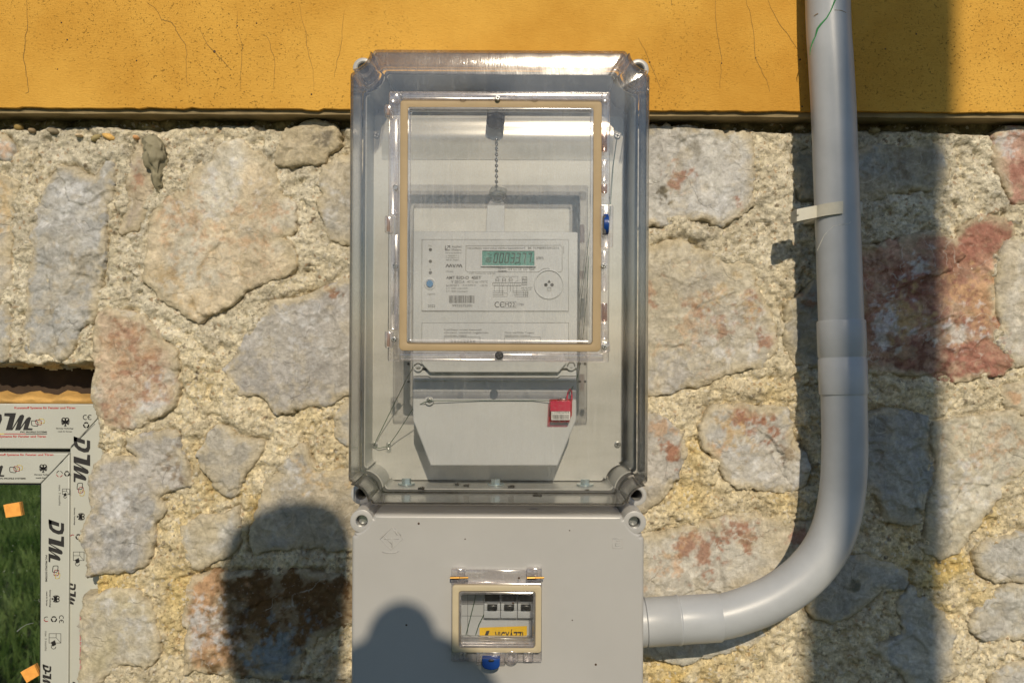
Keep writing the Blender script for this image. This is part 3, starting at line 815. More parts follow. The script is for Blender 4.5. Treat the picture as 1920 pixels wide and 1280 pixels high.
def stone(poly, proud, relief, ca, cb, stains, seed, parent, step, name='stone'):
    xz = px2xz(poly)
    xs = [p[0] for p in xz]; zs = [p[1] for p in xz]
    pad = 0.012
    x = np.arange(min(xs) - pad, max(xs) + pad, step); z = np.arange(min(zs) - pad, max(zs) + pad, step)
    X, Z = np.meshgrid(x, z, indexing='ij')
    d = sdf(X, Z, xz)
    dj = d + .0028 + .0055 * (fbm(X, Z, 0.026, 4, seed) - .5) * 2 + .0034 * (fbm(X, Z, 0.007, 4, seed + 1, .6) - .5) * 2
    rl = relief * 0.001
    # broken faces: tilted planes stepping across the stone
    wx = .022 * (fbm(X, Z, .035, 4, seed + 7) - .5); wz = .022 * (fbm(X, Z, .035, 4, seed + 8) - .5)
    H = proud * .00042 + .0006 + rl * .55 * (fbm(X, Z, 0.09, 3, seed + 2) - .5) * 2 + rl * .45 * (fbm(X, Z, 0.016, 5, seed + 3, .62) - .5) * 2
    for sc, am in ((.065, .10), (.030, .085)):
        d1, d2, cid, ux, uz = worley(X + wx, Z + wz, sc, seed + int(sc * 1000), True)
        g1, g2 = (cid * 7.13) % 1 - .5, (cid * 13.7) % 1 - .5
        H = H + rl / .004 * (am * sc * (g1 * ux + g2 * uz) + .0010 * (cid - .5))
    H = H + .0009 * (fbm(X, Z, 0.006, 4, seed + 9, .65) - .5) * 2
    # conchoidal chips
    k1, k2, kc = worley(X + wx * .4, Z + wz * .4, .014, seed + 77)
    H = H - .0012 * (kc > .62) * sstep(.05, .30, k2 - k1) * rl / .004
    H = H - .0022 * (1 - sstep(-.001, .006, dj))
    e = sstep(-0.0035, 0.0004, dj)
    Y = -(H * e + (-0.035) * (1 - e))
    keep = dj > -0.0075
    f = sstep(.35, .65, fbm(X, Z, 0.045, 4, seed + 6))
    c = np.array(SA(ca)) * (1 - f[..., None]) + np.array(SA(cb)) * f[..., None]
    c = c * (0.84 + 0.32 * fbm(X, Z, 0.022, 6, seed + 12, .65))[..., None]
    c = c * (1 + .16 * (cid - .5) + .10 * (kc - .5))[..., None]
    c = stain_mix(c, X, Z, stains, seed)
    # mortar smeared over the rim
    sm = sstep(0.56, 0.68, fbm(X, Z, 0.018, 5, seed + 15, .6) + .20 * (1 - sstep(0, .018, dj)))
    sm = np.maximum(sm * (.30 + .55 * (1 - sstep(0, .014, dj))), .85 * sstep(.50, .62, fbm(X, Z, .024, 4, seed + 31)) * (1 - sstep(.003, .013, dj)))
    c = c * (1 - sm[..., None]) + np.array(A(194, 178, 144)) * sm[..., None]
    o = grid_mesh(name, X, Z, Y, keep, np.clip(c, 0.004, .9), M['stone'], parent)
    return xz
def mortar(x0, x1, z0, z1, step, name, parent, polys, outer=None):
    x = np.arange(x0, x1 + step * .5, step); z = np.arange(z0, z1 + step * .5, step)
    X, Z = np.meshgrid(x, z, indexing='ij')
    H = .0014 + .0060 * (fbm(X, Z, 0.055, 4, 41) - .5) * 2 + .0050 * (fbm(X, Z, 0.013, 4, 42, .6) - .5) * 2
    d1, d2, cid = worley(X, Z, 0.0062, 44)
    H += .0016 * (1 - d1) * (fbm(X, Z, .03, 2, 49))
    if step < 0.004:
        H += .0016 * (fbm(X, Z, 0.0042, 2, 43) - .5) * 2
    bl = np.abs(fbm(X, Z, .030, 5, 61, .55) - .5) * 2            # billowed lumps with creases between
    H += .0034 * (sstep(0, .35, bl) - .6) * (.35 + .9 * fbm(X, Z, .09, 2, 66))
    bl2 = np.abs(fbm(X, Z, .011, 4, 62, .55) - .5) * 2
    H += .0012 * (sstep(0, .30, bl2) - .6)
    tr = fbm(X * .35 + Z * .2, Z - X * .2, .012, 4, 63)           # dragged trowel marks
    H += .0022 * (tr - .5) * sstep(.5, .65, fbm(X, Z, .06, 3, 64))
    pit = sstep(.60, .70, fbm(X, Z, .012, 4, 45, .6))
    H -= .0045 * pit
    # hollow line along some stone edges
    near = np.zeros(X.shape)
    for pg in polys:
        bx0, bx1 = min(p[0] for p in pg) - .02, max(p[0] for p in pg) + .02
        bz0, bz1 = min(p[1] for p in pg) - .02, max(p[1] for p in pg) + .02
        i0, i1 = np.searchsorted(x, bx0), np.searchsorted(x, bx1)
        j0, j1 = np.searchsorted(z, bz0), np.searchsorted(z, bz1)
        if i1 <= i0 or j1 <= j0: continue
        d = sdf(X[i0:i1, j0:j1], Z[i0:i1, j0:j1], pg)
        H[i0:i1, j0:j1] -= .0075 * sstep(.002, .009, d)
        near[i0:i1, j0:j1] = np.maximum(near[i0:i1, j0:j1], np.exp(-((d - .001) / .0065) ** 2))
    gap = sstep(.43, .62, fbm(X, Z, .030, 4, 46))
    H -= near * (.0010 + .0085 * gap)
    rec = sstep(0.0, .006, Z - ledge(X))
    cob = worley(X + .004 * (fbm(X, Z, .02, 3, 48) - .5), Z, 0.021, 47)[0]
    H = H * (1 - rec * .5) - rec * (.008 + .020 * cob ** 1.5)
    w = wall_limits(X, Z)
    e = sstep(-.004, .002, w)
    Y = -(H * e + (-.05) * (1 - e))
    keep = w > -.007
    if outer is not None:
        ox0, ox1, oz0, oz1 = outer
        keep &= ~((X > ox0) & (X < ox1) & (Z > oz0) & (Z < oz1))
    f = sstep(.3, .7, fbm(X, Z, .07, 4, 51))
    c = np.array(A(207, 190, 154)) * (1 - f[..., None]) + np.array(A(215, 200, 167)) * f[..., None]
    f2 = sstep(.5, .75, fbm(X, Z, .04, 4, 52))
    c = c * (1 - .6 * f2[..., None]) + np.array(A(184, 171, 144)) * .6 * f2[..., None]
    up = sstep(P(0, 760, 0).z, P(0, 480, 0).z, Z + .05 * (fbm(X, Z, .12, 3, 71) - .5))
    c = c * (1 - up[..., None] * np.array([.03, -.005, -.09]))
    c = c * (0.90 + .22 * fbm(X, Z, .11, 3, 72))[..., None]
    yl = np.zeros(X.shape)
    for (px, py, pr, st) in YELLOWS:
        p = P(px, py, 0); r = S(pr, 0)
        yl = np.maximum(yl, st * np.exp(-(((X - p.x) ** 2 + (Z - p.z) ** 2) / (r * r))))
    yl = np.clip(yl * sstep(.22, .60, fbm(X, Z, .03, 5, 53)) * 1.15, 0, 1)
    c = c * (1 - .8 * yl[..., None]) + np.array(A(214, 184, 112)) * .8 * yl[..., None]
    c = c * (0.88 + .24 * cid)[..., None]
    peb = (cid > .975) & (d1 < .42)
    c = np.where(peb[..., None], np.array(A(150, 136, 112)) * (.7 + .6 * fbm(X, Z, .05, 2, 73))[..., None], c)
    c = np.where((rec > .5)[..., None], np.array(A(138, 124, 86)) * (0.6 + .8 * worley(X, Z, 0.021, 47)[2])[..., None], c)
    return grid_mesh(name, X, Z, Y, keep, np.clip(c, .004, .9), M['mortar'], parent)
def stone_wall():
    w = empty('stone_wall', (0, 0, 0), 'rubble plinth wall of grey, cream and rust stained limestone set in sandy mortar', 'wall')
    polys = []
    for k, s in enumerate(STONES):
        polys.append(stone(*s, seed=100 + 13 * k, parent=w, step=0.0016))
    # further courses beyond the picture
    rr = random.Random(11)
    tones = [GREY, BLUE, CREAM, WARM, PALE, (200, 160, 120)]
    far = []
    for row in range(10):
        py = -0 + 330 + row * 215
        px = -2350 + rr.uniform(0, 120)
        while px < 4000:
            wd = rr.uniform(170, 330); hg = rr.uniform(130, 185)
            cx, cy = px + wd / 2, py + rr.uniform(-14, 14)
            px += wd + rr.uniform(30, 60)
            if -50 - wd / 2 - 20 < cx < 2010 + wd / 2 and cy < 1370 + hg / 2: continue
            if cx + wd / 2 > 2000 - 0 and cx < 2000 and cy < 1500: continue
            if -1150 < cx < 190 + wd / 2 and cy > 600: continue
            z = P(cx, cy + hg / 2, 0).z
            if z < 0.03: continue
            n = rr.randint(7, 10)
            pl = []
            for i in range(n):
                t = 6.283 * i / n + rr.uniform(-.2, .2)
                c, s_ = math.cos(t), math.sin(t)
                q = (abs(c) ** 3.2 + abs(s_) ** 3.2) ** (-1 / 3.2)
                pl.append((cx + wd / 2 * c * q * rr.uniform(.88, 1.02), cy + hg / 2 * s_ * q * rr.uniform(.88, 1.02)))
            far.append((pl, rr.uniform(7, 13), rr.uniform(3, 5), rr.choice(tones), rr.choice(tones), [(RUST, cx, cy, 60, rr.uniform(0, .5))]))
    fp = []
    for k, s in enumerate(far):
        fp.append(stone(*s, seed=2000 + 7 * k, parent=w, step=0.008))
    ox0, ox1 = P(-40, 640, 0).x, P(1965, 640, 0).x
    oz0, oz1 = P(960, 1330, 0).z, P(960, 190, 0).z
    mortar(ox0, ox1, oz0, oz1, 0.0017, 'mortar', w, polys)
    mortar(-2.6, 2.6, -0.02, oz1 + .004, 0.012, 'mortar', w, fp, (ox0 + .006, ox1 - .006, oz0 + .006, oz1 + .1))
    # dried lump of mortar that ran down between two stones
    c = lambda px, py, y: P(px, py, y)
    bm = bmesh.new()
    path = [(272, 262, -.003), (284, 268, -.008), (292, 282, -.010), (291, 297, -.009), (294, 315, -.007), (294, 335, -.006), (296, 350, -.005), (296, 362, -.003)]
    tube_bm(bm, [c(*p) for p in path], [S(r, 0) for r in (7, 17, 19, 21, 13, 11, 7, 2)], 14)
    bmesh.ops.subdivide_edges(bm, edges=bm.edges[:], cuts=3, use_grid_fill=True)
    from mathutils import noise as mnoise
    for v in bm.verts:
        q = v.co * 130
        v.co += Vector((mnoise.noise(q), mnoise.noise(q + Vector((7, 0, 0))), mnoise.noise(q + Vector((0, 9, 0))))) * .0042
        q = v.co * 420
        v.co += Vector((mnoise.noise(q), mnoise.noise(q + Vector((7, 0, 0))), mnoise.noise(q + Vector((0, 9, 0))))) * .0013
    from_bm('mortar_lump', bm, M['clump'], w, smooth=True)
    # pebbles along the ledge under the facade
    for (px, py, rx, rz, a, col) in ((180, 259, 11, 6, -.5, (150, 134, 90)), (205, 257, 14, 6, .35, (214, 170, 96)), (35, 238, 9, 8, 0, (150, 124, 70)), (100, 246, 12, 6, .2, (140, 126, 100)),
                                     (148, 254, 7, 3, 0, (206, 180, 140)), (60, 245, 7, 5, 0, (150, 128, 96)), (1500, 240, 10, 5, 0, (150, 132, 96)), (255, 258, 6, 5, 0, (190, 140, 90)), (1640, 245, 11, 6, 0, (140, 124, 84))):
        bm = bmesh.new()
        bmesh.ops.create_icosphere(bm, subdivisions=2, radius=1)
        rng = random.Random(px)
        mt = Matrix.Translation(P(px, py, -.001)) @ Matrix.Rotation(a, 4, 'Y') @ Matrix.Diagonal((S(rx, 0), .006, S(rz, 0), 1))
        for v in bm.verts: v.co = mt @ (v.co * rng.uniform(.9, 1.08))
        from_bm('pebble', bm, plain('pebble', A(*col), .8, var=.15, scale=150, bump=.3), w, smooth=True)
    return w
stone_wall()

# ================================================================== WINDOW
YF = 0.024                                   # face of the fixed frame
YS = 0.020                                   # face of the sash
M['scratch_grey'] = plain('grey_glass_scratch', (.22, .24, .23), .6)
def window():
    x_l = P(-900, 800, YF).x
    g = P(60, 1330, YF)
    w = empty('window', (x_l * .5 + .5 * P(180, 0, YF).x, YF, g.z), 'white plastic window in printed protective film, set in the stone wall', 'window')
    zt = P(90, 757, YF).z; xr = P(207, 800, YF).x
    zi = P(90, 841, YF).z; xi = P(131, 900, YF).x
    zb = zt - 1.05
    # fixed frame: mitred top rail and right stile
    def solid(name, quad, yf, yb, mat, b=.0016):
        return prism(name, quad, yf, yb, mat, w, bev=b, seg=3)
    solid('frame_head', [(x_l, zi), (xi, zi), (xr - .0008, zt), (x_l, zt)][::1], YF, YF + .06, M['film'])
    solid('frame_stile', [(xi, zb), (xr, zb), (xr, zt - .0008), (xi, zi)][::1], YF, YF + .06, M['film'])
    # sash, 4 mm gap
    zs = P(60, 849, YS).z; xs = P(130, 900, YS).x
    zg = P(40, 906, YS).z; xg = P(76, 1000, YS).x
    solid('sash_head', [(x_l, zg), (xg, zg), (xs - .0006, zs), (x_l, zs)], YS, YS + .055, M['film'])
    solid('sash_stile', [(xg, zb), (xs, zb), (xs, zs - .0006), (xg, zg)], YS, YS + .055, M['film'])
    box('glazing_bead', x_l, xg - .0002, YS + .004, YS + .02, zg - .0022, zg - .0002, M['black'], w)
    box('glazing_bead', xg - .0022, xg - .0002, YS + .004, YS + .02, zb, zg - .0024, M['black'], w)
    m, nt, out = new_mat('coated_window_glass'); n = N(nt)
    lw = n('LayerWeight', i={'Blend': .5}).outputs['Facing']
    gl = n('BsdfGlossy', i={'Roughness': 0.022, 'Color': (.95, 1, .95, 1)})
    tr = n('BsdfTransparent', i={'Color': (.35, .38, .35, 1)})
    mx = n('MixShader', i={0: n.math('MULTIPLY_ADD', n.math('POWER', lw, 4.0), 45e-2, .55, clamp=True)})
    nt.links.new(tr.outputs[0], mx.inputs[1]); nt.links.new(gl.outputs[0], mx.inputs[2])
    df = n('BsdfDiffuse', i={'Color': (.6, .62, .58, 1)})
    p = n.pos()
    spots = n.math('MULTIPLY', n.ramp(n.noise(p, 260, 3, .6), .66, .78), .30)
    smear = n.math('MULTIPLY', n.ramp(n.noise(n.scaled(p, (1, 1, .5)), 30, 6, .7), .5, .85), .05)
    mx2 = n('MixShader', i={0: n.math('ADD', spots, smear)})
    nt.links.new(mx.outputs[0], mx2.inputs[1]); nt.links.new(df.outputs[0], mx2.inputs[2]); nt.links.new(mx2.outputs[0], out.inputs[0])
    pane = box('pane', x_l, xg, YS + .012, YS + .016, zb, zg, m, w)
    YG = YS + .012
    for (pts) in ([(7, 946), (37, 941), (41, 966), (12, 970)], [(39, 1259), (65, 1245), (74, 1265), (51, 1279)]):
        q = [(P(a, b, YG - .003).x, P(a, b, YG - .003).z) for a, b in pts][::-1]
        prism('spacer_pad', q, YG - .0045, YG - .0004, M['pad'], w, bev=.0004, seg=1)
    tube('glass_scratch', [P(32, 1183, YG - .0006), P(40, 1176, YG - .0006), P(50, 1170, YG - .0006), P(63, 1167, YG - .0006)], [.0006, .0004, .0003, .0002], M['scratch_grey'], w, 6)
    # dark room behind and the reveal round the opening
    rb = box('room_lining', x_l - .1, xr + .05, .085, .10, zb - .1, zt + .12, M['cavity'], w)
    box('lintel_gap', x_l - .1, P(230, 700, .06).x, .060, .084, zt - .02, zt + .12, M['cavity'], w)
    # printed film ------------------------------------------------------
    yf, ys = YF - .0003, YS - .0003
    blk, red, yel = Print(yf), Print(yf), Print(yf)
    blk2, red2, yel2 = Print(ys), Print(ys), Print(ys)
    def dm(pr, x, y, s, rot):
        """heavy slanted D M; box 1 unit high, about 1.9 wide, top left at (x, y), s px high"""
        D = [[(.10, 0), (.55, 0), (.78, .10), (.80, .38), (.66, .72), (.42, .95), (.10, 1), (-.18, 1), (-.11, .80), (.16, .80), (.38, .72), (.52, .50), (.56, .30), (.48, .20), (.05, .20)],
             [(.06, .32), (.30, .32), (.10, 1), (-.18, 1)]]
        Ms = [(.86, 0, 1.42, .16), ]
        tr = (lambda a, b: (x + a * s, y + b * s)) if rot == 0 else (lambda a, b: (x - b * s, y + a * s))
        for q in D: pr.poly([tr(a, b) for a, b in q])
        for q in ([(0, 0), (.675, 0), (.425, 1), (.075, 1), (.30, .2), (-.02, .17)],
                  [(.40, .98), (.90, .14), (1.05, .08), (1.15, .15), (1.13, .28), (.875, 1), (.62, 1), (.80, .45), (.46, 1)],
                  [(.84, .98), (1.30, .30), (1.45, .22), (1.56, .28), (1.52, .42), (1.38, .88), (1.65, .90), (1.62, 1.0), (1.08, 1.0), (1.22, .55), (.90, 1)]):
            q = [(a + .95, b) for a, b in q]
            pr.poly([tr(a, b) for a, b in q])
    def rings(b_, r_, y_, x, y, s, rot):
        tr = (lambda a, b: (x + a * s, y + b * s)) if rot == 0 else (lambda a, b: (x - b * s, y + a * s))
        sq = lambda cx, cy, h, t: [tr(cx + h * 1.25 * math.copysign(abs(math.cos(a)) ** .45, math.cos(a)) * 1 + t * math.sin(a) * h, cy + h * math.copysign(abs(math.sin(a)) ** .45, math.sin(a)) + .25 * h * math.cos(a)) for a in [2 * math.pi * i / 20 for i in range(20)]]
        y_.line(sq(.95, .30, .20, 0), .9, True); r_.line(sq(.66, .42, .21, 0), 1.1, True); b_.line(sq(.30, .52, .24, 0), 1.2, True)
    def eagle(pr, cx, cy, r, rot):
        tr = (lambda a, b: (cx + a * r, cy + b * r)) if rot == 0 else (lambda a, b: (cx - b * r, cy + a * r))
        pr.poly([tr(a, b) for a, b in [(-.16, -.7), (.16, -.7), (.2, .1), (.1, .5), (.3, 1), (-.3, 1), (-.1, .5), (-.2, .1)]])
        for s_ in (-1, 1):
            for k in range(5):
                a = -.55 + .42 * k
                pr.line([tr(s_ * .15, -.15 + .1 * k), tr(s_ * (.55 + .4 * math.cos(a)), -.2 + .85 * math.sin(a))], r * .2)
            pr.arc(*tr(s_ * .38, -.58), r * .42, 0, 360, r * .2, 8)
        pr.disc(*tr(0, -.75), r * .2, 8)
    def recycle(pr, cx, cy, r):
        for k in range(3):
            a0 = -90 + 120 * k
            pr.arc(cx, cy, r, a0 - 42, a0 + 42, r * .5, 5)
    def ce(pr, x, y, s, rot=0):
        if rot == 0:
            pr.arc(x, y, s, 60, 300, s * .32, 8); pr.arc(x + s * 2.1, y, s, 60, 300, s * .32, 8); pr.line([(x + s * 1.2, y), (x + s * 2.0, y)], s * .3)
        else:
            pr.arc(x, y, s, 150, 390, s * .32, 8); pr.arc(x, y + s * 2.1, s, 150, 390, s * .32, 8); pr.line([(x, y + s * 1.2), (x, y + s * 2.0)], s * .3)
    def corner_icon(pr, x, y, s, rot=90):
        pr.line([(x, y), (x + s, y), (x + s, y + s * .8), (x, y + s * .8)], .8, True)
        pr.line([(x, y + s * .35), (x + s * .6, y + s * .35), (x + s * .6, y)], .8); pr.line([(x + s * .6, y + s * .35), (x + s, y + s * .8)], .7)
        pr.poly([(x + s * .15, y + s * .75), (x + s * .5, y + s * .55), (x + s * .6, y + s * .95), (x + s * .3, y + s * 1.1)])
        pr.arc(x + s * .38, y + s * 1.12, s * .2, 0, 300, 1.0, 7)
    # head of the fixed frame
    dm(blk, -22, 774, 32, 0); rings(blk, red, yel, 59, 783, 20, 0)
    for t, (x0, y0, x1, y1) in (('Kunststoff Systeme für Fenster und Türen', (27, 762, 141, 767.5)), ('Kunststoff Systeme für Fenster und Türen', (-31, 815.5, 86, 821))):
        red.text(t, x0, y0, x1, y1, bold=.02)
    blk.text('PVC PROFILE SYSTEMS', 38, 808, 88, 811, bold=.03)
    yel.rect(-30, 812.4, 8, 813.6); red.rect(8, 812.4, 48, 813.6); blk.rect(48, 812.4, 88, 813.6)
    eagle(blk, 122.5, 791, 8, 0)
    blk.text('Germany Technology', 105, 801.5, 138, 804.5, shear=.2, bold=.03); blk.text('made for Europa', 108, 807.5, 135, 810, shear=.2, bold=.03)
    ce(blk, 160, 782, 4.2); recycle(blk, 161.5, 796.5, 4.6)
    # stile of the fixed frame (reads downwards)
    dm(blk, 169, 823, 31, 90); rings(blk, red, yel, 160, 905, 20, 90)
    eagle(blk, 151, 968, 7, 90); blk.text('Germany Technology', 138, 951, 141, 984, 90, bold=.03)
    recycle(blk, 147, 1006, 4.4); red.arc(136, 1006, 4, 210, 300, 1.4, 4)
    corner_icon(blk, 137.5, 1034, 20)
    dm(blk, 142, 1093, 16, 90)
    red.text('Kunststoff Systeme für Fenster und Türen', 148.5, 1149, 152.5, 1262, 90, bold=.02)
    yel.rect(154.6, 1147, 156.2, 1178); red.rect(154.6, 1201, 156.2, 1226); blk.rect(154.6, 1226, 156.2, 1264)
    blk.poly([(136, 1277), (141, 1278), (141, 1300), (136, 1300)])
    # sash head
    dm(blk2, -62, 866, 27, 0); rings(blk2, red2, yel2, 18, 870, 20, 0)
    red2.text('Kunststoff Systeme für Fenster und Türen', -18, 849.8, 100, 855, bold=.02)
    blk2.text('PVC PROFILE SYSTEMS', -3, 895, 48, 898, bold=.03)
    eagle(blk2, 81, 878, 7.5, 0); blk2.text('Germany Techno', 64, 888, 92, 891, shear=.2, bold=.03); blk2.text('made for', 67, 894, 85, 896.5, shear=.2, bold=.03)
    # sash stile
    for k in range(4): (red2 if k in (0, 1) else blk2).arc(111.5, 888, 5.5, 20 + 90 * k, 80 + 90 * k, 1.2, 4)
    recycle(blk2, 125.5, 887.5, 4.2)
    blk2.text('max. 3 months', 110, 909, 114, 947, 90); corner_icon(blk2, 117, 916, 13)
    dm(blk2, 120, 978, 29, 90); rings(blk2, red2, yel2, 114, 1060, 20, 90)
    blk2.text('PVC PROFILE SYSTEMS', 85, 1040, 88.5, 1090, 90, bold=.03)
    eagle(blk2, 104, 1122, 7, 90); blk2.text('Germany Technology', 92, 1105, 95.5, 1138, 90, bold=.03); blk2.text('made for Europa', 86, 1108, 89, 1135, 90, bold=.03)
    red2.arc(87, 1160, 4.4, 60, 170, 1.5, 5); blk2.arc(87, 1160, 4.4, 200, 300, 1.2, 5)
    recycle(blk2, 101, 1160, 4.6); ce(blk2, 115, 1157, 3.8, 90)
    blk2.text('max. 3 months', 84, 1182, 88, 1219, 90); corner_icon(blk2, 92, 1187, 22)
    dm(blk2, 96, 1247, 16, 90); blk2.rect(84, 1255, 87, 1263)
    for pr, nm in ((blk, 'film_print'), (red, 'film_print'), (yel, 'film_print'), (blk2, 'film_print'), (red2, 'film_print'), (yel2, 'film_print')):
        mt = M['inkblk'] if pr in (blk, blk2) else M['inkred'] if pr in (red, red2) else M['inkyel']
        pr.build(nm, mt, w)
    # German colours on the rebate under the head
    z = P(60, 845, YF).z
    yy = YF - .0
    Print(YF + .0005)
    # dirt along the mitre joints
    dj = Print(yf - .0001)
    dj.line([(133, 838), (158, 814), (178, 794)], .7); dj.line([(134, 836), (140, 830)], 1.6); dj.line([(156, 815), (160, 809)], 1.5)
    dj.build('joint_dirt', M['ink_soft'], w)
    dj = Print(ys - .0001)
    dj.line([(76, 905), (102, 880), (129, 850)], .7); dj.line([(113, 868), (118, 863)], 1.5)
    dj.build('joint_dirt', M['ink_soft'], w)
    return w
window()
def foam():
    rr = random.Random(9)
    bm = bmesh.new()
    n, k = 120, 7
    x0, x1 = P(-900, 750, .03).x, P(178, 750, .03).x
    rows = []
    for i in range(n + 1):
        x = x0 + (x1 - x0) * i / n
        h = .0115 + .002 * math.sin(i * .9) + rr.uniform(-.0015, .0015)
        z = P(90, 757, YF).z
        rows.append([bm.verts.new((x + rr.uniform(-.001, .001), YF + .004 - .012 * math.sin(math.pi * j / (k - 1)) * rr.uniform(.7, 1.15) + .02 * (j / (k - 1)), z + h * j / (k - 1) + .0006)) for j in range(k)])
    for a, b in zip(rows[:-1], rows[1:]):
        for j in range(k - 1): bm.faces.new((a[j], b[j], b[j + 1], a[j + 1]))
    me = from_bm('expanding_foam', bm, M['foam'], smooth=True)
    tag(me, 'bead of tan expanding foam squeezed out above the window frame', 'foam')
foam()

# ================================================================== UPPER CABINET
Y0 = -0.165                                  # front of the clear cover
YJ = -0.088                                  # joint between cover and base
HW, HH, NT = 0.1506, 0.2292, 0.0225
def off(pts, dx=None, dz=None):
    dx = CX if dx is None else dx; dz = CZ if dz is None else dz
    return [(x + dx, z + dz) for x, z in pts]
def frame_pts(x0, y0, x1, y1, y, r=.002): return prect(x0, y0, x1, y1, y, r)
YD = -0.174                                  # face of the door frame
def screw(name, px, py, r, y, mat, parent, slot=True, depth=.004):
    c = P(px, py, y)
    o = cyl_y(name, (c.x, c.z), S(r, y), y, y + depth, mat, parent, 16, bev=S(r, y) * .25)
    if slot:
        d = S(r, y)
        pr = Print(y - .0002)
        pr.line([(px - r * .55, py - r * .2), (px + r * .55, py + r * .2)], r * .32); pr.line([(px + r * .2, py - r * .55), (px - r * .2, py + r * .55)], r * .32)
        pr.build('slot', M['dark'], o)
    return o
def upper_cabinet():
    c = empty('meter_cabinet', (CX, 0, CZ - HH), 'tall electricity meter cabinet with clear smoky cover and hinged inspection door', 'cabinet')
    # --- opaque base tray
    bm = bmesh.new()
    o0 = off(notch_rect(HW - .002, HH - .002, NT)); i0 = off(notch_rect(HW - .0055, HH - .0055, NT))
    yb = -.004
    rg = loft(bm, [[(x, yb, z) for x, z in o0], [(x, YJ, z) for x, z in o0], [(x, YJ, z) for x, z in i0], [(x, yb - .006, z) for x, z in i0]])
    fill(bm, rg[0]); fill(bm, rg[3])
    from_bm('base_tray', bm, M['grey_in'], c, autosmooth=40)
    # --- corner screw tubes
    for sx in (-1, 1):
        for sz in (-1, 1):
            e = cyl_y('screw_tube', (CX + sx * .1482, CZ + sz * .2292), .0112, -.094, YW + .0 if sz > 0 else .002, M['grey'], c, 28, hole=.0062, bev=.0012)
    # --- clear cover with rounded front edge and an opening for the door
    bm = bmesh.new()
    def ring(d, y):
        nt = math.sqrt((NT + d) ** 2 - d * d) - d
        return [(x, y, z) for x, z in off(notch_rect(HW - d, HH - d, nt, rc=max(.0018, .004 - .12 * d)))]
    lo = [ring(-.0012, YJ), ring(-.0012, YJ - .010), ring(-.0002, YJ - .0102)]
    r, cr = .0050, .0014                       # edge radius, crown of the front face
    for i in range(6):
        t = R(84) * i / 5
        lo.append(ring(-.0006 + r * (1 - math.cos(t)), Y0 + cr + r * (1 - math.sin(t))))
    lo.append(ring(.0180, Y0 + .0005)); lo.append(ring(.0250, Y0))
    rg = loft(bm, lo)
    hole = prect(760, 202, 1115, 646, Y0, .004, 3)
    hr = [bm.verts.new((x, Y0, z)) for x, z in hole]
    fill(bm, rg[-1], hr)
    cov = from_bm('clear_cover', bm, M['cover'], c, autosmooth=30)
    so = cov.modifiers.new('sheet', 'SOLIDIFY'); so.thickness = .0026; so.offset = -1
    # rim gasket between cover and base
    ring_prism('rim_seal', off(notch_rect(HW - .0022, HH - .0022, NT)), off(notch_rect(HW - .0046, HH - .0046, NT)), YJ - .0018, YJ - .0002, M['dark'], c)
    # --- mounting plate with two stamped horizontal ribs near its top
    YP = -.030
    pc = P(931.5, 560, YP)
    x0, x1 = P(695, 560, YP).x, P(1168, 560, YP).x
    zt, zb = P(932, 217, YP).z, CZ - HH + .0065
    hw, hh = (x1 - x0) / 2, (zt - zb) / 2
    out = off(notch_rect(hw, hh, .021, top=False), (x0 + x1) / 2, (zt + zb) / 2)
    zr0, zr1 = P(932, 300, YP).z, P(932, 222, YP).z
    plate = prism('mounting_plate', out, YP, YP + .002, M['plate'], c, bev=.0006, seg=2)
    n, rows = 48, []
    bm = bmesh.new()
    for i in range(n + 1):
        t = i / n
        z = zr0 + (zr1 - zr0) * t
        y = YP - .0006 - .0026 * math.sin(math.pi * t) ** 2
        rows.append([bm.verts.new((x0 + .012, y, z)), bm.verts.new((x1 - .012, y, z))])
    for a, b in zip(rows[:-1], rows[1:]): bm.faces.new((a[0], a[1], b[1], b[0]))
    from_bm('stamped_rib', bm, M['rib'], plate, smooth=True)
    screw('plate_screw', 706, 253, 6, YP - .0025, M['steel'], plate); screw('plate_screw', 1158, 254, 6, YP - .0025, M['steel'], plate)
    screw('plate_screw', 1158, 833, 6, YP - .0025, M['steel'], plate); screw('plate_screw', 702, 834, 6, YP - .0025, M['steel'], plate)
    for (px, py) in ((766, 715), (1087, 715), (1097, 715), (766, 682), (1087, 682), (1097, 682)):
        Print(YP - .0003).disc(px, py, 2.6).build('plate_hole', M['dark'], plate)
    # --- zinc bolts along the floor of the box
    for px in (762, 930, 1097):
        y = -.060
        b = P(px, 917, y); zf = CZ - HH + .0058
        bx = b.x
        bm = bmesh.new()
        for (r_, z0, z1, seg) in ((S(16, y), zf, zf + .0016, 20), (S(9, y), zf + .0016, zf + .0068, 6)):
            ring = [[bm.verts.new((bx + r_ * math.cos(6.283 * k / seg + .3), y + r_ * math.sin(6.283 * k / seg + .3), z)) for k in range(seg)] for z in (z0, z1)]
            for k in range(seg): bm.faces.new((ring[0][k], ring[0][(k + 1) % seg], ring[1][(k + 1) % seg], ring[1][k]))
            bm.faces.new(ring[1]); bm.faces.new(ring[0][::-1])
        from_bm('floor_bolt', bm, M['zinc'], c, autosmooth=30)
    # --- moulded mark on the floor
    # --- hinged inspection door ------------------------------------------
    d = ring_prism('door', frame_pts(728, 172, 1143, 678, YD, .0016), frame_pts(752, 191, 1125, 656, YD, .0016), YD, Y0 - .0002, M['frame'], c, bev=.0010)
    ring_prism('gasket', frame_pts(750, 189, 1127, 658, YD, .004), frame_pts(764, 203, 1112, 643, YD, .0025), YD - .0022, YD + .004, M['gasket'], d, bev=.0006)
    ring_prism('pane_rim', frame_pts(764.5, 203.5, 1111.5, 642.5, YD, .0028), frame_pts(770, 209, 1106, 637, YD, .002), YD - .0062, YD + .004, M['frame'], d, bev=.0012)
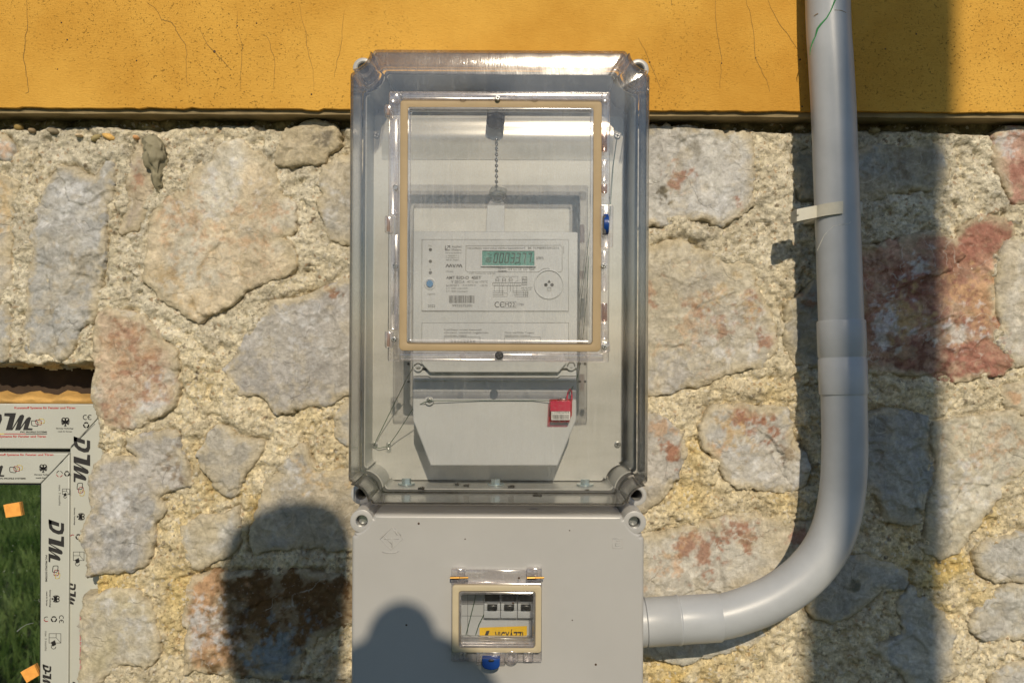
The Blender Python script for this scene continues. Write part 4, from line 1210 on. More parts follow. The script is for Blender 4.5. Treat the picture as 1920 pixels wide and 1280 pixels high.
    q = prect(765, 204, 1111, 642, YD, .002)
    prism('pane', q, YD - .0030, YD - .0008, M['pane'], d)
    pbox('rail', 752, 173, 1131, 186, YD - .0060, YD - .0002, M['frame'], d, bev=.0016)
    pbox('rail', 749, 662, 1131, 676, YD - .0040, YD - .0002, M['frame'], d, bev=.0014)
    pbox('corner_block', 730, 173, 750, 192, YD - .0050, YD - .0002, M['frame'], d, bev=.0014)
    pbox('corner_block', 1128, 174, 1142, 191, YD - .0050, YD - .0002, M['frame'], d, bev=.0014)
    pbox('corner_block', 1127, 640, 1144, 660, YD - .0050, YD - .0002, M['frame'], d, bev=.0014)
    pbox('stile_rib', 732, 222, 747, 402, YD - .0025, YD - .0002, M['frame'], d, bev=.001)
    pbox('stile_rib', 732, 440, 747, 618, YD - .0025, YD - .0002, M['frame'], d, bev=.001)
    for (y0, y1) in ((195, 219), (404, 437), (621, 652)):
        h = pbox('hinge', 721, y0, 735, y1, YD - .006, YD + .004, M['frame'], d, bev=.0016)
        a, b = P(728, y0 + 3, YD - .0035), P(728, y1 - 3, YD - .0035)
        tube('hinge_pin', [a, b], .0016, M['hinge_pin'], h, 8)
    for (y0, y1, m_) in ((246, 284, 'clipb'), (300, 340, 'frame'), (345, 362, 'clipb'), (470, 545, 'frame'), (568, 602, 'clipb'), (604, 636, 'frame')):
        pbox('clip', 1128, y0, 1139, y1, YD - .0035, YD - .0002, M[m_], d, bev=.001)
    pbox('latch_plate', 1124, 384, 1150, 464, YD - .0030, YD + .001, M['frame'], d, bev=.0018)
    # blue quarter-turn latch
    pc = P(1131, 421, YD - .003); rr = S(20, YD)
    bm = bmesh.new()
    prof = [(math.sin(R(-90 + 180 * i / 14)) * rr, math.cos(R(-90 + 180 * i / 14)) * .011) for i in range(15)]
    for x_ in (0.0, S(9, YD)):
        pass
    ra = [bm.verts.new((pc.x, pc.y - dpt * .95 - .001, pc.z + z)) for z, dpt in prof]
    rb = [bm.verts.new((pc.x + S(9, YD), pc.y - dpt - .001, pc.z + z)) for z, dpt in prof]
    for k in range(14): bm.faces.new((ra[k], ra[k + 1], rb[k + 1], rb[k]))
    bm.faces.new(ra); bm.faces.new(rb[::-1]); bm.faces.new((ra[0], rb[0], rb[-1], ra[-1]))
    bmesh.ops.bevel(bm, geom=bm.edges[:], offset=.0006, segments=2, affect='EDGES')
    lt = from_bm('latch', bm, M['blue'], d, autosmooth=40)
    pbox('latch_slot', 1131.5, 404, 1136, 438, YD - .0125, YD - .0035, M['black'], lt)
    for (px, py, mm) in ((933, 183, 'steel'), (936, 666, 'black'), (741, 351, 'ferrule'), (741, 499, 'ferrule'), (738, 636, 'steel'), (1132, 498, 'steel'), (1134, 650, 'steel')):
        screw('door_screw', px, py, 5 if mm != 'black' else 8, YD - .0070 if py < 190 or py > 655 else YD - .0055, M[mm], d, slot=mm != 'ferrule', depth=.006)
    for (px, py) in ((868, 666), (1003, 666), (1103, 664), (868, 181), (1003, 181)):
        cc = P(px, py, YD - .006)
        cyl_y('moulding_boss', (cc.x, cc.z), S(6, YD), YD - .0066, YD - .004, M['frame'], d, 14, bev=.0006)
    return c
M['zinc'] = plain('blue_zinc', (0.50, 0.60, 0.62), .25, metal=.7, var=.1)
M['clipb'] = clear('brownish_clip', (.72, .62, .60), (.45, .38, .37), .15, .1, refl=1.5)
M['hinge_pin'] = plain('brown_hinge_pin', (.33, .22, .17), .4)
upper_cabinet()

# ================================================================== METER
YM = -.098                                   # meter face
def meter():
    e = empty('electricity_meter', (P(928, 870, YM).x, -.03, P(928, 872, YM).z), 'light grey electronic electricity meter with green display and terminal cover', 'meter')
    yb = -.0315
    pbox('case', 774, 434, 1083, 690, YM, yb, M['meter'], e, bev=.0018)
    # label panel with rounded corners, second panel under it
    f1 = prism('face_plate', prect(791, 449, 1066, 583, YM - .0006, .001), YM - .0008, YM + .001, M['panel'], e, bev=.0003, seg=1)
    f2 = prism('face_plate', prect(791, 605, 1066, 672, YM - .0006, .001), YM - .0008, YM + .001, M['panel'], e, bev=.0003, seg=1)
    yf = YM - .0010
    edge = Print(yf)
    edge.line([(791, 449), (1066, 449), (1066, 583), (791, 583)], .8, True); edge.line([(791, 672), (791, 605), (1066, 605), (1066, 672)], .8)
    edge.build('panel_outline', M['outline'], e)
    # lower lip with cut corners over the terminal cover
    q = [(P(a, b, YM - .004).x, P(a, b, YM - .004).z) for a, b in ((790, 672), (790, 681), (806, 698), (1047, 698), (1062, 681), (1062, 672))]
    prism('bottom_lip', q, YM - .0045, YM + .012, M['meter'], e, bev=.0012)
    YT = YM + .004
    q = [(P(a, b, YT).x, P(a, b, YT).z) for a, b in ((774, 694), (774, 787), (807, 873), (1046, 873), (1081, 786), (1081, 694))]
    tc = prism('terminal_cover', q, YT, yb, M['meter'], e, bev=.0016)
    gr = Print(YT - .0003)
    gr.line([(776, 705), (803, 705), (808, 709), (1045, 709), (1050, 705), (1080, 705)], 1.4)
    gr.build('groove', M['dark'], tc)
    pbox('ridge', 776, 709.5, 1080, 714, YT - .0025, YT + .001, M['meter'], tc, bev=.0006)
    for (px, py, m_) in ((784, 688, 'meter'), (1071, 686, 'meter'), (805, 751, 'meter')):
        c = P(px, py, YT - .003)
        b = cyl_y('screw_boss', (c.x, c.z), S(8.5, YT), YT - .004, YT + .001, M[m_], tc, 20, hole=S(5, YT), bev=.0005)
        screw('seal_screw', px, py, 5, YT - .0032, M['steel'], tc)
    c = P(1051, 750, YT)
    screw('seal_screw', 1051, 748, 5, YT - .003, M['steel'], tc)
    # hanger above the case
    q = [(P(a, b, -.034).x, P(a, b, -.034).z) for a, b in ((914, 385), (911, 436), (946, 436), (946, 385), (940, 368), (924, 368))]
    prism('hanger_tab', q, -.036, yb, M['meter'], e, bev=.0004, seg=1)
    # --- display
    YL = yf
    sb = Print(YL)
    sb.line([(874, 461), (1051, 460), (1054, 463), (1054, 508), (1051, 510), (1038, 510), (1028, 503), (1018, 504), (1010, 510), (877, 510), (873, 507)], .9, True)
    sb.build('display_surround', M['outline'], f1)
    lcd = pbox('display', 903, 470, 1003, 499, YL - .0012, YM + .001, M['lcd'], e, bev=.0003, seg=1)
    dk = ring_prism('bezel', prect(901.5, 468, 1004.5, 500, YL, .0006), prect(904, 470.5, 1002, 498, YL, .0006), YL - .0024, YL + .0006, M['panel'], lcd)
    seg = Print(YL - .0016)
    SEG = {'0': 'abcdef', '3': 'abcdg', '7': 'abc', '1': 'bc', '8': 'abcdefg'}
    def digit(ch, x, y, w, h, t):
        sh = lambda a, b: (x + a * w + (1 - b) * h * .16, y + b * h)
        L = {'a': [(0, 0), (1, 0)], 'b': [(1, 0), (1, .5)], 'c': [(1, .5), (1, 1)], 'd': [(0, 1), (1, 1)], 'e': [(0, .5), (0, 1)], 'f': [(0, 0), (0, .5)], 'g': [(0, .5), (1, .5)]}
        for s_ in SEG[ch]:
            (a0, b0), (a1, b1) = L[s_]
            k = .06
            p, q_ = sh(a0 + (a1 - a0) * k, b0 + (b1 - b0) * k), sh(a1 - (a1 - a0) * k, b1 - (b1 - b0) * k)
            seg.line([p, q_], t)
    for k, ch in enumerate('0003377'): digit(ch, 925.5 + k * 10.4, 475, 6.0, 17, 1.6)
    for k, ch in enumerate('180'): digit(ch, 908.5 + k * 4.3, 483, 2.6, 8, .8)
    seg.line([(914, 476), (918, 476)], 1); seg.line([(919, 478), (922, 478)], 1); seg.rect(999, 491, 1001, 492.5)
    for x in (966, 975, 984): seg.line([(x, 492), (x + .6, 495)], .9)
    seg.build('digits', M['lcd_ink'], lcd)
    # --- print
    pr, soft = Print(yf), Print(yf)
    pr.text('kWh', 1006, 481, 1019, 487); soft.text('Háromfázisú elektronikus villamos fogyasztásmérő', 877, 463, 985, 468)
    soft.text('BK 10-M0093-SM/U016', 990, 463, 1048, 467); soft.text('10.01.2022', 1056, 461, 1057.5, 475, 90)
    soft.text('Impulzus', 934, 502, 948, 505); soft.text('kimenet', 934, 506, 950, 508.5); soft.line([(934, 509), (952, 509)], .5)
    for t, x in (('I1', 954), ('L1', 963), ('L2', 972.5), ('L3', 982)): soft.text(t, x, 503, x + 5, 506.5)
    soft.text('Teszt', 992, 503, 1002, 506.5); soft.text('LED hitelesítés energia', 880, 511.5, 929, 514)
    soft.text('Applied', 847, 460, 865, 466); soft.text('Meters', 847, 466, 865, 470.5); soft.text('Smile to Standard', 835, 472.5, 865, 475.5)
    pr.line([(835, 461), (835, 469), (843, 469)], 1.4); pr.line([(837, 467), (843, 461)], 1.3); pr.line([(839, 461), (843.5, 461), (843.5, 465)], 1.2)
    for y_, t in ((478, 'a. Applied a. s.'), (482, 'Priemyselná 15'), (486, '080 01 Prešov')): soft.text(t, 836, y_, 861, y_ + 2.8)
    # M V M drawn as strokes
    pr.line([(836, 501), (839, 495.5), (842, 501)], 1.5); pr.line([(842, 501), (845, 495.5), (847.5, 501)], 1.5)
    pr.line([(849, 495.5), (851.5, 501), (854, 495.5)], 1.5); pr.line([(855.5, 501), (858.5, 495.5), (861, 501)], 1.5); pr.line([(861, 501), (863.5, 495.5), (866, 501)], 1.5)
    soft.text('Hálózat', 836, 507.5, 850, 510)
    pr.text('AMT B3D-O', 836.5, 517.5, 879, 523.5, bold=.02); pr.text('4SET', 884, 517.5, 902.5, 523.5, bold=.02)
    pr.line([(846, 526), (848, 528.5), (850, 526)], .8); pr.line([(848, 528.5), (848, 531)], .8); soft.line([(853, 526), (858.5, 526), (858.5, 531), (853, 531)], .7, True); soft.line([(854.5, 527.5), (857, 527.5), (857, 529.5), (854.5, 529.5)], .5, True)
    pr.text('Cl.A', 860, 526, 871, 531); soft.text('-40°C to +70°C', 874, 526, 915, 530.5)
    soft.text('3x230/400 V', 836, 533, 861, 537); soft.text('0,25-5(80) A', 868, 533, 892, 537); soft.text('~50 Hz', 900, 533, 915, 537)
    soft.text('k = 1000 imp/kWh', 836.5, 539, 877, 543); soft.text('k = 1000 imp/kvarh', 836.5, 544.5, 877, 548.5)
    pr.text('9933575301', 848, 570.5, 885, 575.5); pr.text('2022', 802, 571, 816, 576); soft.text('TO', 803, 459.5, 809, 462.5); soft.text('Lapozó', 801, 549.5, 815.5, 553.5)
    soft.poly([(806.5, 503), (808, 506), (805, 506)])
    # barcode
    rr = random.Random(21); x = 842
    while x < 890:
        w_ = rr.choice((.6, .6, 1.1, 1.6)); pr.rect(x, 554, min(x + w_, 890), 568); x += w_ + rr.choice((.7, .7, 1.2))
    # wiring diagram
    for cx in (932.5, 945, 957.5):
        soft.arc(cx, 524, 3.2, 0, 360, .6, 10); soft.line([(cx - 4, 524), (cx + 4, 524)], .5); soft.line([(cx - 3, 530), (cx - 3, 524)], .5); soft.line([(cx + 3, 530), (cx + 3, 524)], .5)
    soft.line([(924, 530), (977, 530), (977, 535.5), (924, 535.5)], .7, True)
    for k in range(1, 13): soft.line([(924 + k * 4.1, 530), (924 + k * 4.1, 535.5)], .5)
    soft.line([(930, 518.5), (971, 518.5), (971, 527), (967, 527), (967, 530)], .5); soft.line([(932.5, 521), (932.5, 518.5)], .5)
    soft.line([(924, 517.5), (924, 517)], .5)
    for k, x_ in enumerate((927, 936, 942, 951, 957, 962, 969)):
        soft.line([(x_, 535.5), (x_, 546 + (k % 4) * 3.2)], .6)
    for k, y_ in enumerate((546, 549.5, 553, 556)): soft.line([(924, y_), (945 + 6 * (k % 2), y_)], .6); soft.line([(962 + k, y_), (991, y_)], .6)
    for x_ in (982, 985.5, 989): soft.line([(x_, 546), (x_, 556)], .6)
    for y_, t in ((519, 'L1'), (524.5, '1 21'), (530, '2 22')): soft.line([(979, y_), (988, y_), (988, y_ + 4.6), (979, y_ + 4.6)], .6, True); soft.text(t, 980.5, y_ + 1.2, 986.5, y_ + 3.5)
    soft.text('max. 24 V DC', 977, 538, 998, 540.5); soft.text('max. 50 mA', 979, 541.5, 996, 544)
    # CE, M22
    pr.arc(932.5, 571, 4.5, 50, 310, 1.4, 9, ry=4.8); pr.arc(942, 571, 4.5, 50, 310, 1.4, 9, ry=4.8); pr.line([(938, 571), (942, 571)], 1.2)
    pr.text('M22', 947, 567, 965.5, 575); soft.line([(945, 565.5), (967.5, 565.5), (967.5, 576.5), (945, 576.5)], .6, True); soft.text('1781', 971, 568.5, 982, 573)
    # lower panel
    for y_, t in ((616, 'Kijelzőteszt, minden kijelezhető'), (621.5, 'információ, szimbólum megjelenítése'), (627, 'ellenőrzés céljából')):
        pr_w = {616: 903, 621.5: 916, 627: 875}[y_]
        soft.text(t, 833, y_, pr_w, y_ + 4.6)
    for y_, t, x_ in ((621.5, 'Minta mérőállás 7 egész', 1001), (627, 'helyértéken kijelezve', 994)): soft.text(t, 946.5, y_, x_, y_ + 4.4)
    for x_ in (833, 946): soft.line([(x_, 650), (x_, 632), (x_ + 67, 632), (x_ + 67, 650)], .7, True)
    for k in range(8): soft.text('8', 845 + k * 6, 637, 849 + k * 6, 645)
    for k in range(6): soft.text('0', 960 + k * 6.5, 637, 964 + k * 6.5, 645)
    tag(pr.build('dark_lettering', M['ink'], e), kind='stuff'); tag(soft.build('small_lettering', M['ink_soft'], e), kind='stuff')
    # --- lamps, button, optical port
    for py in (468, 490, 511):
        c = P(807, py, yf); cyl_y('indicator', (c.x, c.z), S(3, yf), yf - .0003, yf + .001, M['dark'], e, 14)
    c = P(806, 532, yf); cyl_y('button_ring', (c.x, c.z), S(11, yf), yf - .0008, yf + .001, M['panel'], e, 28, hole=S(8, yf), bev=.0003)
    cyl_y('button', (c.x, c.z), S(6.5, yf), yf - .0022, yf + .001, M['sky_button'], e, 24, bev=.0006)
    c = P(1029, 533, yf)
    cyl_y('optical_port', (c.x, c.z), S(28, yf), yf - .0012, yf + .001, M['meter'], e, 48, hole=S(25.5, yf), bev=.0004)
    dt = Print(yf - .0002)
    dt.disc(1023.5, 534, 3.2); dt.disc(1035, 534, 3.2); dt.poly([(1029.5, 524.5), (1032.5, 530), (1026.5, 530)]); dt.line([(1027, 539), (1033, 539), (1033, 544.5), (1027, 544.5)], .6, True)
    dt.build('port_marks', M['ink'], e)
    return e
meter()

# ================================================================== LOWER BOX
YB = -.145
def lower_box():
    c0 = P(934, 965, YB)
    hw, h = S(548, YB) / 2, .31
    cx, cz = c0.x, c0.z - h / 2
    e = empty('breaker_box', (cx, 0, c0.z - h), 'pale grey plastic breaker box with small clear hinged window, below the meter cabinet', 'box')
    ol = notch_rect(hw, h / 2, .0215, rc=.003)
    hole = prect(862, 1110, 1004, 1206, YB, .002, 4)
    prism('lid', off(ol, cx, cz), YB, -.092, M['grey'], e, bev=.0035, holes=[hole], seg=5)
    ob = notch_rect(hw - .0012, h / 2 - .0012, .0215, rc=.003)
    ib = notch_rect(hw - .0045, h / 2 - .0045, .0215, rc=.003)
    bm = bmesh.new()
    o_, i_ = off(ob, cx, cz), off(ib, cx, cz)
    rg = loft(bm, [[(x, -.004, z) for x, z in o_], [(x, -.0915, z) for x, z in o_], [(x, -.0915, z) for x, z in i_], [(x, -.012, z) for x, z in i_]])
    fill(bm, rg[0]); fill(bm, rg[3])
    from_bm('base_tray', bm, M['grey'], e, autosmooth=40)
    for sx in (-1, 1):
        for sz in (1, -1):
            px, pz = cx + sx * (hw - .0098), cz + sz * (h / 2 - .0072)
            t = cyl_y('screw_tube', (px, pz), .0119, YB + .0005, -.004, M['grey'], e, 36, hole=.0060, bev=.0008)
            cyl_y('tube_screw', (px, pz), .0056, YB + .012, YB + .02, M['steel'], t, 16, bev=.001)
    # inner touch guard with a slot for the breakers
    YI = YB + .030
    g = P(934, 1165, YI)
    box('touch_guard', g.x - .12, g.x + .12, YI, YI + .003, g.z - .09, g.z + .09, M['breaker'], e, bev=.0005)
    pr = Print(YI - .0003)
    pr.line([(877, 1100), (877, 1200)], .7); pr.line([(862, 1154), (904, 1154)], .7)
    pr.build('guard_joint', M['ink_soft'], e)
    # embossed marks
    def emboss(lines, r=.00035):
        bm = bmesh.new()
        for l in lines: tube_bm(bm, [P(a, b, YB - .0001) for a, b in l], r, 6)
        from_bm('embossed_mark', bm, M['grey'], e, smooth=True)
    emboss([[(713, 1010), (735, 988), (755, 1010), (733, 1030), (713, 1010)], [(720, 1010), (748, 1010)], [(735, 988), (745, 1003)], [(739, 988), (752, 1004)], [(718, 1003), (735, 1020)], [(735, 1003), (735, 1026)]])
    emboss([[(717, 1034), (726, 1036), (740, 1036), (748, 1032)]], .0005)
    emboss([[(1149, 1009), (1167, 1009), (1167, 1027), (1149, 1027), (1149, 1009)], [(1154, 1013), (1162, 1013)], [(1154, 1018), (1162, 1018)], [(1154, 1023), (1162, 1023)], [(1154, 1013), (1154, 1023)]])
    for px, py, r in ((785, 981, 2.2), (762, 1171, 2), (1117, 1245, 2.2), (872, 1010, 1.3), (1068, 994, 1.2), (1073, 1162, 1.2), (900, 954, 2), (973, 1083, 2), (962, 1130, 2)):
        bm = bmesh.new(); y = YB - (.0 if py not in (1083, 1130) else .0102)
        if py == 954: continue
        ball_bm(bm, P(px, py, y), S(r, y), .0005, S(r, y), 8, 5); from_bm('dirt_speck', bm, M['speck'], e, smooth=True)
    # --- hinged window
    YV = YB - .007
    d = ring_prism('window_frame', prect(846, 1093, 1016, 1240, YV, .0012), prect(864, 1112, 1001, 1204, YV, .0012), YV, YB - .0002, M['frame'], e, bev=.0008)
    ring_prism('gasket', prect(848, 1096, 1015, 1222, YV, .003), prect(860, 1107, 1004, 1212, YV, .003), YV - .0018, YV + .004, M['gasket2'], d, bev=.0007)
    ring_prism('pane_rim', prect(860.5, 1107.5, 1003.5, 1211.5, YV, .003), prect(865, 1112.5, 999, 1206, YV, .0015), YV - .0042, YV + .004, M['frame'], d, bev=.0009)
    prism('pane', prect(862, 1109, 1002, 1210, YV, .002), YV - .0012, YV + .0002, M['pane2'], d)
    pbox('sill_rail', 864, 1196, 1001, 1207, YV + .003, YV + .014, M['frame'], d, bev=.001)
    pbox('hinge_rail', 858, 1068, 1008, 1094, YV + .001, YB - .0002, M['frame'], d, bev=.0014)
    pbox('hinge_lug', 846, 1066, 872, 1093, YV - .002, YB - .0002, M['frame'], d, bev=.0014)
    pbox('hinge_lug', 988, 1065, 1016, 1093, YV - .002, YB - .0002, M['frame'], d, bev=.0014)
    for x0, x1 in ((844, 878), (988, 1020)):
        a, b = P(x0, 1083, YV - .004), P(x1, 1082.5, YV - .004)
        tube('hinge_pin', [a, a.lerp(b, .5), a.lerp(b, .52), b], [.0017, .0017, .0012, .0012], M['brass'], d, 10)
    pbox('lock_tab', 860, 1222, 876, 1240, YV - .003, YB - .0002, M['frame'], d, bev=.001)
    pbox('lock_tab', 982, 1222, 1000, 1240, YV - .003, YB - .0002, M['frame'], d, bev=.001)
    pbox('latch_plate', 893, 1222, 948, 1246, YV - .002, YB - .0002, M['frame'], d, bev=.0012)
    c = P(959, 1232, YV - .002)
    cyl_y('seal_eye', (c.x, c.z), S(13, YV), YV - .0035, YB - .0002, M['frame'], d, 24, hole=S(6, YV), bev=.001)
    # blue half-moon latch
    a = P(921, 1229, YV - .003); w, hgt = S(33, YV) / 2, S(21, YV)
    q = [(a.x - w, a.z), (a.x - w, a.z - hgt * .55)] + [(a.x + w * math.cos(R(180 + 180 * k / 10)), a.z - hgt * .55 - hgt * .45 * abs(math.sin(R(180 * k / 10)))) for k in range(1, 10)] + [(a.x + w, a.z - hgt * .55), (a.x + w, a.z)]
    lt = prism('latch', q, YV - .0125, YV - .0015, M['blue'], d, bev=.001)
    cc = P(921, 1238, YV - .0128)
    bm = bmesh.new(); ball_bm(bm, Vector((cc.x, YV - .0124, cc.z)), S(6, YV), .0006, S(3, YV), 12, 6); from_bm('latch_slot', bm, M['black'], lt, smooth=True)
    return YI
M['pane2'] = clear('clear_small_pane', (.94, .945, .945), (.6, .58, .58), .08, .05, refl=1.0)
YI = lower_box()

def breakers():
    yf = YI - .010
    first = None
    lab = ['white circuit breaker nearest the left, beside the seal wires', 'white circuit breaker in the middle of the three', 'white circuit breaker nearest the right behind the window edge']
    c0 = P(907, 1158, yf); w = S(31.5, yf)
    for k in range(3):
        if first is None:
            r = empty('circuit_breaker', (c0.x + w / 2, yf, c0.z), lab[0], 'breaker', 'circuit breakers behind the small window')
            x0, x1, z = c0.x + .0002, c0.x + w - .0002, c0.z
            b = box('case', x0, x1, yf, YI + .02, z, z + S(14, yf), M['breaker'], r, bev=.0006)
            box('case_top', x0, x1, yf + .004, YI + .02, z + S(14, yf) + .0002, z + S(52, yf), M['breaker'], r, bev=.0006)
            box('cheek', x0 + .0002, x0 + S(6, yf), yf - .001, yf + .0038, z + S(14, yf) + .0003, z + S(28, yf), M['breaker'], r, bev=.0004)
            box('cheek', x1 - S(6, yf), x1 - .0002, yf - .001, yf + .0038, z + S(14, yf) + .0003, z + S(28, yf), M['breaker'], r, bev=.0004)
            box('toggle', x0 + S(6, yf) + .0003, x1 - S(6, yf) - .0003, yf - .003, yf + .0035, z + S(14, yf) + .0006, z + S(25, yf), M['toggle'], r, bev=.0008)
            box('label_band', x0 + .0006, x1 - .0006, yf + .0030, yf + .0038, z + S(30, yf), z + S(46, yf), M['toggle'], r)
            first = r
        else:
            r = first.copy(); COL.objects.link(r); r.location = first.location + Vector((w * k, 0, 0)); r['label'] = lab[k]
            for ch in list(first.children):
                q = ch.copy(); COL.objects.link(q); mi = ch.matrix_parent_inverse.copy(); q.parent = r; q.matrix_parent_inverse = mi
def sticker():
    e = empty('warning_sticker', P(943, 1215, YI - .0006), 'yellow warning sticker reading VIGYÁZZ with a black lightning bolt', 'sticker')
    y = YI - .0006
    q = [(P(a, b, y).x, P(a, b, y).z) for a, b in ((899, 1226), (988, 1226), (988, 1173), (899, 1176))]
    prism('backing', q, y, YI - .0001, M['yellow'], e)
    pr = Print(y - .0003)
    pr.poly([(912, 1182), (918, 1181.5), (914, 1194), (919, 1194), (907, 1213), (910, 1198), (906, 1198)])
    pr.text('VIGYÁZZ!', 928, 1179, 981, 1201, bold=.02)
    pr.build('lettering', M['inkblk'], e)
breakers(); sticker()
def seal_wires():
    def wire(pts, label, r=.00045):
        o = tube('seal_wire', [P(*p) for p in pts], r, M['wire'], None, 6)
        tag(o, label, 'wire', 'thin green seal wires')
    yi = YI - .004
    wire([(895, 1090, yi), (890, 1125, yi), (880, 1165, yi), (871, 1200, yi), (868, 1215, yi)], 'green seal wire slanting across the small window, nearer its left edge')
    wire([(908, 1150, yi), (898, 1170, yi), (891, 1192, yi), (886, 1215, yi)], 'green seal wire running down from the left breaker to the sticker')
    yt, yp = YM - .001, -.036
    wire([(777, 684, yt), (760, 715, -.075), (735, 765, -.05), (712, 812, yp), (702, 832, yp)], 'green seal wire from the upper left meter screw down to the plate screw')
    wire([(702, 836, yp), (710, 840, yp), (728, 836, yp), (745, 812, -.05), (775, 765, -.085), (795, 754, yt), (805, 751, yt)], 'green seal wire from the plate screw through the clear ferrule to the cover')
    wire([(805, 751, yt - .002), (900, 750.5, YM + .002), (1000, 750.5, YM + .002), (1036, 751, yt - .002)], 'green seal wire stretched level across the terminal cover')
    wire([(1085, 640, -.07), (1087, 690, -.08), (1080, 715, -.09), (1068, 735, yt), (1060, 747, yt)], 'green seal wire coming down to the red seal tag')
    wire([(1106, 430, -.05), (1098, 500, -.055), (1090, 560, -.06), (1085, 640, -.07)], 'dark seal wire right of the meter, the longer of two', .0004)
    wire([(1104, 480, -.05), (1100, 560, -.05), (1092, 640, -.05)], 'dark seal wire right of the meter, the shorter of two', .0004)
    wire([(1157, 258, -.034), (1150, 310, -.036), (1145, 380, -.04), (1142, 440, -.042)], 'seal wire hanging from the upper right plate screw', .0004)
    e = pbox('wire_ferrule', 724, 829, 732, 842, -.041, -.035, M['ferrule'], None, bev=.001)
    tag(e, 'small clear ferrule crimped on the seal wire at the lower left', 'ferrule')
seal_wires()
def red_seal():
    y = YM - .004
    e = empty('seal_tag', P(1050, 793, y), 'red plastic seal tag with a white barcode label on the terminal cover', 'seal')
    M['redclear'] = clear('red_clear_plastic', (.85, .05, .10), (.5, .01, .03), .12, .35, dust_col=(.75, .015, .07), refl=1.6)
    q = [(P(a, b, y).x, P(a, b, y).z) for a, b in ((1028, 791), (1066, 791), (1072, 778), (1073, 747), (1030, 748))]
    prism('body', q, y - .004, y - .001, M['redclear'], e, bev=.0008)
    q = [(P(a, b, y).x, P(a, b, y).z) for a, b in ((1031, 770), (1069, 770), (1070, 751), (1032, 751))]
    prism('insert', q, y - .0056, y - .0042, M['red'], e, bev=.0004)
    pbox('paper_label', 1034, 769, 1069, 787, y - .0050, y - .0042, M['white'], e)
    pr = Print(y - .0052); rr = random.Random(5); x = 1036
    pr.text('2200856904', 1035, 770.5, 1067, 775.5)
    while x < 1067:
        w = rr.choice((.6, .9, 1.4)); pr.rect(x, 777, min(x + w, 1067), 785.5); x += w + rr.choice((.6, .9))
    pr.build('barcode', M['ink_soft'], e)
    tube('loop', [P(1063, 748, y - .003), P(1065, 735, y - .003), P(1069, 729, y - .003), P(1072, 733, y - .003), P(1072, 750, y - .003)], .0009, M['red'], e, 8)
red_seal()
def chain():
    YP = -.036
    top = P(931, 262, YP); 
    e = empty('ball_chain', top, 'short ball chain hanging from a black cable plug inside the cabinet', 'chain')
    me = bpy.data.meshes.new('bead'); bm = bmesh.new(); bmesh.ops.create_icosphere(bm, subdivisions=2, radius=S(3.0, YP)); bm.to_mesh(me); bm.free()
    me.polygons.foreach_set('use_smooth', [True] * len(me.polygons))
    M['bead'] = plain('dark_steel_bead', (.28, .28, .28), .22, metal=1.0)
    me.materials.append(M['bead'])
    for py in (262, 271.5, 281, 291, 301.5, 311, 321, 331.5, 341):
        o = bpy.data.objects.new('bead', me); COL.objects.link(o); o.location = P(931.3, py, YP - .002); o.parent = e; o.matrix_parent_inverse = WM[e.name].inverted()
    tube('thread', [P(931.3, 255, YP - .002), P(931.3, 350, YP - .002)], .0003, M['steel'], e, 6)
    # clear blob the chain ends in
    bm = bmesh.new(); bmesh.ops.create_icosphere(bm, subdivisions=3, radius=1); rr = random.Random(3); c = P(934, 362, YP - .003)
    for v in bm.verts:
        v.co = c + Vector((v.co.x * S(17, YP), v.co.y * .005, v.co.z * S(15, YP))) * rr.uniform(.82, 1.1)
    o = from_bm('resin_blob', bm, M['ferrule'], smooth=True); tag(o, 'crumpled clear resin blob at the end of the ball chain', 'seal')
    # black plug pointing down and forward out of the back of the box
    y0, y1 = -.034, -.062
    k = tube('cable_plug', [P(931, 196, -.032), P(930, 214, -.044), P(929, 228, -.056), P(928.6, 229, -.057)], [S(17, -.05)] * 3 + [S(13, -.05)], M['black'], None, 24)
    tag(k, 'short black round cable plug at the top of the mounting plate', 'plug')
chain()
